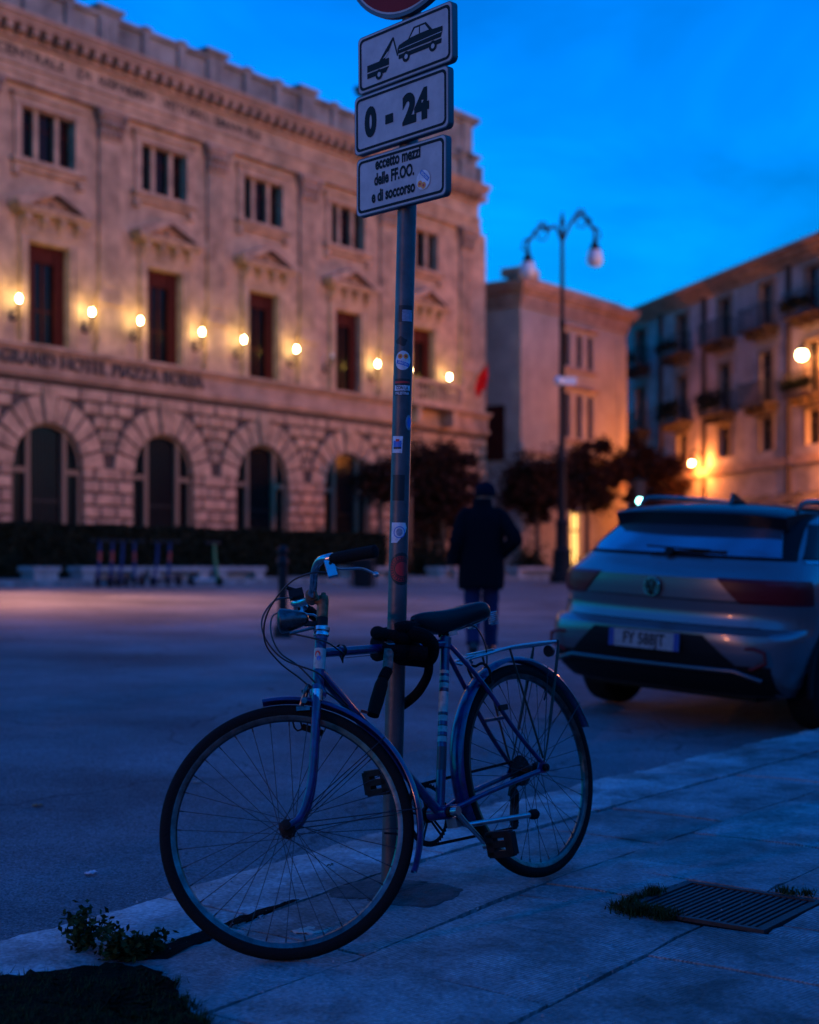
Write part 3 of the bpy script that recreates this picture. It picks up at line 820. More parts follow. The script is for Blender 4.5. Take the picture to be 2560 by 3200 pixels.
    for i in range(NT * 2):
        t = pi * i / NT; r = ro if i % 2 else .0885
        vs.append((c.x + r * cos(t), c.y - .0015, c.z + r * sin(t))); vs.append((c.x + r * cos(t), c.y + .0015, c.z + r * sin(t)))
        vs.append((c.x + .080 * cos(t), c.y + .0015, c.z + .080 * sin(t))); vs.append((c.x + .080 * cos(t), c.y - .0015, c.z + .080 * sin(t)))
    m = NT * 2
    cg.add(vs, [(i * 4 + k, i * 4 + (k + 1) % 4, ((i + 1) % m) * 4 + (k + 1) % 4, ((i + 1) % m) * 4 + k) for i in range(m) for k in range(4)])
    for i in range(5):
        t = 2 * pi * i / 5 + .3
        for e in (-.09, .09): cg.bar(c + Vector((.018 * cos(t + e * 3), 0, .018 * sin(t + e * 3))), c + Vector((.082 * cos(t + e), 0, .082 * sin(t + e))), .004, .006, (0, 1, 0))
    cg.lathe([(.026, -.004), (.026, .004)], c, (0, 1, 0), 20)
    P(cg, 'chainring', 'greasy', 40)
    ca = Vector((-.80, 0, -1)).normalized()
    cl = MB(); a = Vector((BB[0], .062, BB[2])); ca = Vector((.345, 0, .150)) - Vector((BB[0], 0, BB[2])); ca.normalize()
    cl.tube([a, a + ca * .04, a + ca * .165], [.0125, .0095, .008], 12, flat=.75)
    cl.lathe([(.014, -.012), (.014, .012)], a, (0, 1, 0), 16); cl.lathe([(.012, -.008), (.012, .008)], a + ca * .168, (0, 1, 0), 14)
    P(cl, 'crank', 'alu', 45)
    cr_ = MB(); a2 = Vector((BB[0], -.062, BB[2]))
    cr_.tube([a2, a2 - ca * .04, a2 - ca * .165], [.0125, .0095, .008], 12, flat=.75)
    cr_.lathe([(.014, -.012), (.014, .012)], a2, (0, 1, 0), 16); cr_.lathe([(.012, -.008), (.012, .008)], a2 - ca * .168, (0, 1, 0), 14)
    P(cr_, 'crank', 'alu', 45)
    bt = MB(); bt.lathe([(.016, -.05), (.016, .05)], BB, (0, 1, 0), 16); P(bt, 'bottom_bracket_axle', 'greasy', 40)
    def pedal(c, s2):
        pm = MB()
        for dz in (-.029, 0, .029): pm.bar(c + Vector((0, s2 * .006, dz)), c + Vector((0, s2 * .094, dz)), .026, .020)
        for y in (.016, .088): pm.bar(c + Vector((0, s2 * y, -.034)), c + Vector((0, s2 * y, .034)), .030, .026, (1, 0, 0))
        pm.tube([c, c + Vector((0, s2 * .09, 0))], .007, 10)
        po = P(pm, 'pedal', 'blackplastic', 30)
        bv = po.modifiers.new('bev', 'BEVEL'); bv.width = .003; bv.segments = 2
    pedal(a + ca * .168 + Vector((0, .006, 0)), 1)
    pedal(a2 - ca * .168 + Vector((0, -.006, 0)), -1)
    # sprocket, chain, derailleur
    sp = MB()
    for i, r in enumerate((.050, .045, .040, .034, .028)): sp.lathe([(r, 0), (r, .002)], (0, -.030 - i * .0045, R), (0, -1, 0), 26)
    P(sp, 'sprocket', 'greasy', 40)
    dr = MB()
    dr.bar((.005, -.060, R - .02), (.030, -.066, R - .075), .012, .022, (0, 1, 0))
    dr.bar((.045, -.042, R - .07), (.075, -.042, R - .155), .005, .026, (0, 1, 0)); dr.bar((.045, -.034, R - .07), (.075, -.034, R - .155), .003, .026, (0, 1, 0))
    dr.bar((.03, -.06, R - .07), (.05, -.04, R - .07), .014, .016)
    for q in ((.045, -.038, R - .07), (.075, -.038, R - .155)): dr.lathe([(.020, -.002), (.020, .002)], q, (0, 1, 0), 16)
    P(dr, 'derailleur', 'greasy', 40)
    def arc(cx, cz, r, t0, t1, n=14): return [(cx + r * cos(t0 + (t1 - t0) * i / n), cz + r * sin(t0 + (t1 - t0) * i / n)) for i in range(n + 1)]
    path = arc(c.x, c.z, .0925, radians(96), radians(-86)) + arc(.075, R - .155, .019, radians(-70), radians(-190), 8) + arc(.045, R - .07, .019, radians(-20), radians(60), 6) + arc(0, R, .036, radians(-10), radians(-170), 6)[:0] + arc(0, R, .034, radians(200 + 60), radians(95), 10)
    pts = [Vector((x, -.048 + (.008 if x < .2 else 0), z)) for x, z in path]
    ch = MB(); dense = []
    for i in range(len(pts)):
        A, B = pts[i], pts[(i + 1) % len(pts)]; k = max(1, int((B - A).length / .0064))
        dense += [A.lerp(B, j / k) for j in range(k)]
    for i in range(0, len(dense)):
        A = dense[i]; B = dense[(i + 1) % len(dense)]
        if (B - A).length > 1e-4: ch.bar(A, B, .0075 if i % 2 else .0045, .0085, (0, 0, 1) if abs((B - A).normalized().z) < .9 else (1, 0, 0))
    P(ch, 'chain', 'greasy', None)
    # kickstand, folded
    ks = MB(); ks.tube([(.435, .036, .245), (.415, .052, .232), (.12, .075, .212)], .0085, 10); ks.box(.42, .46, .012, .05, .232, .262)
    kb = P(ks, 'kickstand', 'alu', 40)
    kf = MB(); kf.tube([(.135, .074, .213), (.125, .0745, .2125), (.105, .076, .211), (.098, .0765, .2105)], [.010, .0155, .0165, .012], 12); P(kf, 'kickstand_foot', 'rubber', 50, kb)
    # cables
    def cable(pts, name='cable', r=.0026):
        m_ = MB(); m_.tube(smooth_path(pts, 8), r, 7); P(m_, name, 'cable', 60)
    lb_ = ST((.781, .228, .952)); rb_ = ST((.80, -.236, .95))
    cable([ST((.776, .224, .944)), ST((.83, .225, .962)), ST((.90, .19, .960)), ST((.975, .12, .915)), ST((1.00, .08, .85)), ST((.975, .05, .79)), ST((.935, .035, .74)), ST((.915, .03, .712))])
    cable([ST((.872, -.200, .97)), ST((.91, -.18, .995)), ST((.955, -.11, .975)), ST((.975, -.03, .90)), ST((.965, .0, .83)), ST((.925, .03, .77)), (.895, .02, .70), (.80, .017, .635), (.70, .017, .55)])
    cable([ST((.885, -.13, 1.02)), ST((.94, -.05, 1.0)), ST((.99, .0, .94)), ST((.995, .03, .87)), ST((.96, .03, .80)), (.905, .024, .745), (.86, .022, .70), (.80, .020, .64)])
    cable([ST((.925, .01, .872)), ST((.905, .02, .862)), (.86, .03, .828), (.80, .02, .800), (.775, .014, .786), (.772, .0, .779)])
    cable([(.30, .012, .815), (.25, .03, .832), (.19, .04, .820), (.165, .045, .76), (.168, .04, .70), (.172, .03, .69)])
    bc = MB(); bc.tube([(.772, 0, .778), (.32, 0, .770)], .0009, 5); P(bc, 'brake_wire', 'spoke', None)
    for s2 in (-1, 1):
        pass
    cl2 = MB(); cl2.lathe([(.018, -.006), (.018, .006)], (.77, 0, .800), (1, 0, .02), 14, cap=False); cl2.tube([(.772, -.005, .786), (.772, 0, .765), (.772, .006, .786)], .0025, 6); P(cl2, 'cable_clip', 'greasy', 40)
    sc = MB(); sc.lathe([(.010, 0), (.010, .008)], (.139, .045, .556), (0, 1, 0), 12); sc.box(.120, .160, .046, .056, .548, .566); P(sc, 'rack_clamp', 'blackplastic', 40)
    return bike
bike = build_bike()
def bw(v): return BM @ Vector(v)

#@@POST
# ================================================================== sign post
PB = Vector((-.060, 4.42, 0.0)); PT = Vector((.0136, 4.471, 3.02))
def build_signpost():
    ax = (PT - PB).normalized()
    post = thing('sign_post', 'galvanised steel post covered in stickers carrying four traffic signs, bicycle locked to it', 'sign post', (PB.x, PB.y, 0.012))
    inv = lambda v: Vector(v) - Vector((PB.x, PB.y, 0.012))
    pm = MB(inv); n = 30
    pm.tube([PB.lerp(PT, i / n) for i in range(n + 1)], .0300, 32)
    pm.build('pole', 'galv', post, smooth=50)
    cap = MB(inv); cap.lathe([(.031, 0), (.031, .01), (.02, .02)], PT, ax, 24); cap.build('pole_cap', 'blackplastic', post, smooth=40)
    # cylinder frame whose angle 0 faces the camera
    side = Vector((1, 0, 0)); side = (side - ax * side.dot(ax)).normalized(); fwd = side.cross(ax); fwd = fwd if fwd.y < 0 else -fwd
    def cyl(x, z, r=.0304):         # x metres to the right along the surface, z height
        t = x / .030
        return inv(PB.lerp(PT, (z - PB.z) / (PT.z - PB.z)) + side * sin(t) * r + fwd * cos(t) * r)
    def patch(name, poly_fn, m, r, parent=post, n=24, rings=6):
        """poly_fn(k, rho) -> (x, z)"""
        mb = MB(); vs = [cyl(*poly_fn(0, 0), r)]
        for a in range(1, rings + 1):
            for k in range(n): vs.append(cyl(*poly_fn(k / n, a / rings), r))
        fs = [(0, 1 + k, 1 + (k + 1) % n) for k in range(n)]
        for a in range(rings - 1):
            for k in range(n):
                o = 1 + a * n; k2 = (k + 1) % n
                fs.append((o + k, o + n + k, o + n + k2, o + k2))
        mb.add(vs, fs)
        return mb.build(name, m, parent, smooth=80)
    def rect(cx, cz, w, h, tilt=0):
        c = [(-w / 2, -h / 2), (w / 2, -h / 2), (w / 2, h / 2), (-w / 2, h / 2)]
        def f(u, rho):
            k = (u * 4) % 4; i = int(k); t = k - i; a = c[i]; b = c[(i + 1) % 4]
            x = (a[0] + (b[0] - a[0]) * t) * rho; z = (a[1] + (b[1] - a[1]) * t) * rho
            return cx + x * cos(tilt) - z * sin(tilt), cz + x * sin(tilt) + z * cos(tilt)
        return f
    def disc(cx, cz, a, b=None):
        b = b or a
        return lambda u, rho: (cx + a * rho * cos(2 * pi * u), cz + b * rho * sin(2 * pi * u))
    def wtext(txt, cx, cz, size, m, parent, sx=.8, bold=.0, tilt=0, r=.0309):
        vs, fs = text_geo(txt, size, bold, 0, sx)
        mb = MB(); mb.add([cyl(cx + x * cos(tilt) - y * sin(tilt), cz + x * sin(tilt) + y * cos(tilt), r) for x, y, z in vs], fs)
        return mb.build('sticker_lettering', m, parent)
    zz = lambda y: 1.02 + (1775 - y) / 4444 * 4.42
    # photo rows -> heights on the post
    a = patch('sticker', rect(.004, zz(980), .046, .052), 'st_black', .03035); patch('sticker_print', rect(.010, zz(986), .034, .036), 'st_grey', .0307, a)
    wtext('ABCABC', .010, zz(962), .008, 'st_grey', a, .7) if False else None
    patch('sticker', lambda u, r_: (-.008 + .018 * r_ * cos(2 * pi * u) * (1 + .2 * sin(17 * u)), zz(1067) + .013 * r_ * sin(2 * pi * u) * (1 + .3 * cos(23 * u))), 'st_black', .03035)
    a = patch('sticker', disc(-.001, zz(1127), .0255, .030), 'st_white', .0305)
    for dx in (-.009, .009):
        b = patch('sticker_print', disc(dx - .001, zz(1114), .008), 'st_orange', .0307, a); patch('sticker_print', disc(dx - .001, zz(1114), .0035), 'st_red', .0308, a)
    patch('sticker_print', rect(-.001, zz(1136), .042, .012, -.30), 'st_blue', .0306, a)
    wtext('SEBASTIAN', -.001, zz(1136), .0085, 'st_white', a, .75, .0002, -.30)
    a = patch('sticker', rect(-.001, zz(1210), .052, .052, 0), 'st_black', .0304)
    patch('sticker_print', rect(-.001, zz(1213), .052, .017), 'st_white', .0306, a)
    patch('sticker_print', rect(-.001, zz(1195), .052, .006), 'st_red', .0306, a)
    wtext('CON LA', -.002, zz(1213), .014, 'st_black', a, .75, .0005)
    wtext('PALESTINA', -.001, zz(1230), .0125, 'st_white', a, .72, .0003)
    wtext('ROMA', -.001, zz(1200), .008, 'st_red', a, 1.2, .0005) if False else None
    a = patch('sticker', disc(.025, zz(1320), .013, .024), 'st_grey', .0304); patch('sticker_print', disc(.026, zz(1320), .008, .016), 'st_blue', .0306, a)
    a = patch('sticker', rect(-.014, zz(1390), .036, .052, -.03), 'st_white', .0305)
    patch('sticker_print', rect(-.013, zz(1391), .028, .026), 'st_blue', .0307, a); patch('sticker_print', rect(-.012, zz(1377), .012, .008), 'st_red', .0307, a); patch('sticker_print', rect(-.013, zz(1401), .026, .006), 'st_black', .0308, a)
    a = patch('sticker', rect(-.006, zz(1525), .04, .08), 'st_black', .03035)
    P6 = [(-.027, -.030), (-.006, -.030), (.022, .004), (.026, .018), (.020, .033), (-.026, .033)]
    def poly(u, rho):
        k = (u * 6) % 6; i = int(k); t = k - i; A = P6[i]; B = P6[(i + 1) % 6]
        return .000 + (A[0] + (B[0] - A[0]) * t) * rho, zz(1667) + (A[1] + (B[1] - A[1]) * t) * rho
    a = patch('sticker', poly, 'st_white', .0304, n=36)
    def ringp(cx, cz, ri, ro):
        return lambda u, rho: (cx + (ri + (ro - ri) * rho) * cos(2 * pi * u), cz + (ri + (ro - ri) * rho) * sin(2 * pi * u))
    def annulus(cx, cz, ri, ro, m, r, parent, n=40, t0=0, t1=2 * pi, nm='sticker_print'):
        mb = MB(); vs = []
        for k in range(n + 1):
            t = t0 + (t1 - t0) * k / n
            for q in (ri, ro): vs.append(cyl(cx + q * cos(t), cz + q * sin(t), r))
        mb.add(vs, [(2 * k, 2 * k + 1, 2 * k + 3, 2 * k + 2) for k in range(n)]); return mb.build(nm, m, parent, smooth=80)
    annulus(.001, zz(1664), .0155, .0185, 'st_blue', .0306, a); patch('sticker_print', disc(.001, zz(1664), .010, .012), 'st_grey', .0306, a)
    c = zz(1778)
    a = patch('sticker', disc(.012, c, .041, .051), 'st_black', .0304)
    annulus(.012, c, .0385, .0400, 'st_red', .0306, a); annulus(.012, c, .0255, .0270, 'st_red', .0306, a)
    patch('sticker_print', disc(.013, c, .0225), 'st_red', .0306, a)
    vs, fs = text_geo('REDS BLUES ', .013, .0003, 0, 1)
    for j, chx in enumerate('NO SCOOTER NO PARTY '):
        if chx == ' ': continue
        t = radians(250) - j * radians(18)
        vs, fs = text_geo(chx, .010, .0003, 0, 1); mb = MB(); rr = .0330
        mb.add([cyl(.012 + (rr + y) * cos(t) + x * sin(t), c + (rr + y) * sin(t) - x * cos(t), .0307) for x, y, z in vs], fs)
        if False: mb.build('sticker_lettering', 'st_red', a)
    for j in range(26):
        t = 2 * pi * j / 26
        annulus(.012, c, .0295, .0362, 'st_red', .0307, a, n=3, t0=t, t1=t + .13)
    # ---- sign panels
    rt = Vector((.690, -.724, 0)); nrm = Vector((-.724, -.690, 0))
    def panel(cx, cz, w, h, tilt, kind):
        pc = PB.lerp(PT, (cz - PB.z) / (PT.z - PB.z)) + nrm * .052 + rt * cx
        R_ = Matrix.Rotation(tilt, 3, nrm)
        r_ = R_ @ rt; u_ = R_ @ Vector((0, 0, 1))
        def M(x, y, dpt=0): return inv(pc + r_ * x + u_ * y + nrm * dpt)
        def rr(w, h, rad, n=6):
            o = []
            for (sx, sy, t0) in ((1, 1, 0), (-1, 1, 90), (-1, -1, 180), (1, -1, 270)):
                for k in range(n + 1):
                    t = radians(t0 + 90 * k / n); o.append((sx * (w / 2 - rad) + rad * cos(t), sy * (h / 2 - rad) + rad * sin(t)))
            return o
        b = MB(); o = rr(w, h, .016)
        b.prism(o, lambda x, y: M(x, y, .0), lambda x, y: M(x, y, -.022))
        po = b.build('sign_panel', 'signback', post, smooth=30)
        f = MB(); o = rr(w - .006, h - .006, .014); f.prism(o, lambda x, y: M(x, y, .0008), lambda x, y: M(x, y, .0002)); f.build('sign_face', 'signwhite', po)
        # border line
        f = MB(); oo = rr(w - .017, h - .017, .018); ii = rr(w - .034, h - .034, .013); k = len(oo)
        f.add([M(x, y, .0016) for x, y in oo] + [M(x, y, .0016) for x, y in ii], [(i, (i + 1) % k, k + (i + 1) % k, k + i) for i in range(k)]); f.build('sign_border', 'signblack', po)
        def flat(name, pts, m='signblack', dp=.0018):
            q = MB(); q.add([M(x, y, dp) for x, y in pts], [tuple(range(len(pts)))]); return q.build(name, m, po)
        def ring(cx_, cy_, ro, ri):
            q = MB(); n = 24; q.add([M(cx_ + ro * cos(2 * pi * i / n), cy_ + ro * sin(2 * pi * i / n), .0023) for i in range(n)] + [M(cx_ + ri * cos(2 * pi * i / n), cy_ + ri * sin(2 * pi * i / n), .0023) for i in range(n)],
                  [(i, (i + 1) % n, n + (i + 1) % n, n + i) for i in range(n)]); q.build('pictogram', 'signblack', po)
            q = MB(); q.add([M(cx_ + ri * cos(2 * pi * i / n), cy_ + ri * sin(2 * pi * i / n), .0022) for i in range(n)], [tuple(range(n))]); q.build('pictogram', 'signwhite', po)
        def txt(t, x, y, size, sx, bold, tl=0, m='signblack', dp=.0019, al='CENTER', sh=0.0):
            vs, fs = text_geo(t, size, bold, 0, sx, al); q = MB()
            q.add([M(x + (a_ + sh * b_) * cos(tl) - b_ * sin(tl), y + (a_ + sh * b_) * sin(tl) + b_ * cos(tl), dp) for a_, b_, c_ in vs], fs); return q.build('sign_lettering', m, po)
        def wt(t, x, y, size, width, bold, m='signblack'):
            vs, fs = text_geo(t, size, bold, 0, 1, valign='TOP_BASELINE'); x0 = min(v[0] for v in vs); x1 = max(v[0] for v in vs); k = width / (x1 - x0); q = MB()
            q.add([M(x + (v[0] - (x0 + x1) / 2) * k, y + v[1], .0019) for v in vs], fs); return q.build('sign_lettering', m, po)
        if kind == 1:
            # car: body, sill, cabin
            flat('pictogram', [(-.025, -.008), (.165, -.008), (.172, .012), (.172, .024), (.128, .026), (.100, .056), (.046, .056), (.022, .026), (-.020, .018), (-.027, .008)])
            flat('pictogram', [(.052, .050), (.070, .050), (.070, .029), (.030, .027)], 'signwhite', .0022)
            flat('pictogram', [(.075, .050), (.096, .050), (.113, .029), (.075, .029)], 'signwhite', .0022)
            flat('pictogram', [(-.022, -.012), (.168, -.012), (.166, -.026), (-.022, -.026)])
            flat('pictogram', [(-.02, .0045), (.168, .0085), (.168, .0065), (-.02, .0025)], 'signwhite', .0022)
            ring(.012, -.026, .0165, .0075); ring(.130, -.026, .0165, .0075)
            # tow truck bed, jib, hook
            flat('pictogram', [(-.168, -.030), (-.066, -.030), (-.066, -.008), (-.168, -.008)]); flat('pictogram', [(-.168, -.034), (-.066, -.034), (-.08, -.050), (-.168, -.050)])
            flat('pictogram', [(-.112, -.008), (-.050, .050), (-.044, .046), (-.070, .008), (-.084, -.008)])
            flat('pictogram', [(-.080, -.004), (-.064, .013), (-.074, .010), (-.092, -.004)], 'signwhite', .0022)
            flat('pictogram', [(-.050, .050), (-.044, .050), (-.024, -.012), (-.029, -.014)])
            ring(-.112, -.049, .0165, .0075)
        elif kind == 2:
            wt('0', -.135, -.040, .120, .056, .0075); wt('-', -.048, -.036, .12, .036, .009); wt('24', .071, -.040, .120, .118, .0075)
        else:
            wt('eccetto mezzi', -.010, .044, .051, .205, .0020)
            wt('delle FF.OO.', -.026, -.005, .051, .182, .0020)
            wt('e di soccorso', -.030, -.057, .051, .198, .0020)
            q = MB(); n = 28
            q.add([M(.106 + .030 * cos(2 * pi * i / n), -.030 + .030 * sin(2 * pi * i / n), .0030) for i in range(n)], [tuple(range(n))]); q.build('sticker', 'st_white', po)
            for dx, dy in ((-.012, -.010), (.004, -.017)):
                for rr_, mm, dp in ((.0105, 'st_orange', .0035), (.0045, 'st_red', .0038)):
                    q = MB(); q.add([M(.104 + dx + rr_ * cos(2 * pi * i / 16), -.030 + dy + rr_ * sin(2 * pi * i / 16), dp) for i in range(16)], [tuple(range(16))]); q.build('sticker_print', mm, po)
            tl = radians(-42); c0, s0 = cos(tl), sin(tl)
            flat('sticker_print', [(.112 + x * c0 - y * s0, -.018 + x * s0 + y * c0) for x, y in ((-.023, -.006), (.023, -.006), (.023, .007), (-.023, .007))], 'st_blue', .0036)
            txt('SEBASTIAN', .112, -.018, .011, .7, .0003, tl, 'st_white', .0040)
        # clamp bands round the post behind the panel
        cb = MB(inv)
        for dz in (-.05, .05): cb.lathe([(.0325, -.012), (.0325, .012)], PB.lerp(PT, (cz + dz - PB.z) / (PT.z - PB.z)), ax, 24)
        cb.build('clamp', 'signback', post, smooth=40)
    panel(.023, 2.629, .425, .182, radians(0.6), 1)
    panel(.013, 2.4355, .425, .186, radians(0.3), 2)
    panel(.020, 2.232, .405, .183, radians(-0.3), 3)
    # round sign above
    pc = PB.lerp(PT, (3.04 - PB.z) / (PT.z - PB.z)) + nrm * .052 + rt * .02
    def C(r, t, d_): return inv(pc + rt * r * cos(t) + Vector((0, 0, 1)) * r * sin(t) + nrm * d_)
    n = 64
    q = MB(); q.prism([(.30, 2 * pi * i / n) for i in range(n)], lambda r, t: C(r, t, 0), lambda r, t: C(r, t, -.022)); rs = q.build('round_sign', 'signback', post, smooth=30)
    q = MB(); q.add([C(.288, 2 * pi * i / n, .0008) for i in range(n)], [tuple(range(n))]); q.build('sign_face', 'signwhite', rs)
    q = MB(); q.add([C(.282, 2 * pi * i / n, .0014) for i in range(n)], [tuple(range(n))]); q.build('sign_face', 'signred', rs)
    q = MB(); q.add([inv(pc + rt * x + Vector((0, 0, z)) + nrm * .002) for x, z in ((-.21, -.05), (.21, -.05), (.21, .05), (-.21, .05))], [(0, 1, 2, 3)]); q.build('sign_bar', 'signwhite', rs)
build_signpost()

def build_lock():
    lk = thing('bicycle_lock', 'black fabric sleeved chain lock tying the bicycle frame to the post', 'lock', PB.lerp(PT, .27))
    o = lk.location.copy(); inv = lambda v: Vector(v) - o
    rnd = random.Random(5)
    tt = bw((.532, 0, .803)); pp = PB.lerp(PT, (tt.z - 0) / 3.02)
    # bundle coiled round post and top tube
    m = MB(inv); pts = []
    e1 = Vector((.78, -.62, 0)); e2 = (tt - pp); e2.z = 0; e2.normalize(); mid = (tt + pp) / 2
    N_ = 90
    for i in range(N_):
        t = 2 * pi * 3.2 * i / N_
        pts.append(mid + e2 * (.155 + .008 * sin(i * .7)) * cos(t) + Vector((1, .3, 0)).normalized() * .062 * sin(t) + Vector((0, 0, .045 - .085 * i / N_ + .010 * sin(i * .31))))
    m.tube(pts, [.0180 + .003 * sin(i * .9) for i in range(N_)], 12)
    ch = m.build('chain_sleeve', 'fabric', lk, smooth=70)
    m = MB(inv)
    m.tube(smooth_path([tt + Vector((.0, -.03, .015)), tt + Vector((.045, -.05, .030)), tt + Vector((.085, -.04, .020)), tt + Vector((.108, 0, -.01)), tt + Vector((.098, .03, -.05)), tt + Vector((.06, .03, -.05)), tt + Vector((.01, -.02, -.04)), tt + Vector((.05, -.05, -.025)), tt + Vector((.09, -.045, -.03))], 8), .0225, 12)
    m.build('sleeve_coil', 'fabric', lk, smooth=70)
    m = MB(inv)
    m.tube(smooth_path([tt + Vector((.095, .02, -.03)), tt + Vector((.098, .05, -.09)), tt + Vector((.075, .11, -.145)), tt + Vector((.045, .19, -.185)), tt + Vector((.01, .24, -.21)), tt + Vector((-.03, .25, -.20))], 8), .0185, 12, flat=.75)
    m.build('strap', 'fabric', lk, smooth=70)
    q = lambda x, y, z: bw((x, y, z))
    m = MB(inv); m.bar(q(.606, .035, .785), q(.628, .035, .725), .030, .022, (0, 1, 0)); b = m.build('lock_body', 'lockmetal', lk)
    bv = b.modifiers.new('bev', 'BEVEL'); bv.width = .004; bv.segments = 2
    m = MB(inv); m.tube([q(.628, .035, .725), q(.655, .035, .700)], .0165, 12); m.build('sleeve_end', 'fabric', lk, smooth=50)
    m = MB(inv); C0 = q(.655, .035, .700); C1 = q(.723, .035, .602); m.tube([C0, C0.lerp(C1, .15), C0.lerp(C1, .6), C1], [.0155, .0195, .0205, .0180], 16); m.build('lock_barrel', 'barrel', lk, smooth=50)
    m = MB(inv); m.bar(C1 + Vector((-.014, 0, .008)), C1 + Vector((-.034, -.002, .014)), .018, .008); m.build('key_tab', 'redplastic', lk)
build_lock()
#@@REST
# ================================================================== buildings
def frame_at(name, label, cat, s, p, z, group=None):
    return thing(name, label, cat, W(s, p, z), TH, group)
def wall_cells(mb, s0, s1, z0, z1, holes, y0, y1):
    """solid wall between s0..s1 and z0..z1 with rectangular holes (a, b, c, d) = s range, z range"""
    xs = sorted(set([s0, s1] + [v for h in holes for v in h[:2]])); xs = [x for x in xs if s0 - 1e-6 <= x <= s1 + 1e-6]
    for a, b in zip(xs[:-1], xs[1:]):
        m = (a + b) / 2; hs = sorted([(h[2], h[3]) for h in holes if h[0] < m < h[1]])
        z = z0
        for (c, d) in hs:
            if c > z + 1e-6: mb.box(a, b, y0, y1, z, c)
            z = max(z, d)
        if z < z1 - 1e-6: mb.box(a, b, y0, y1, z, z1)

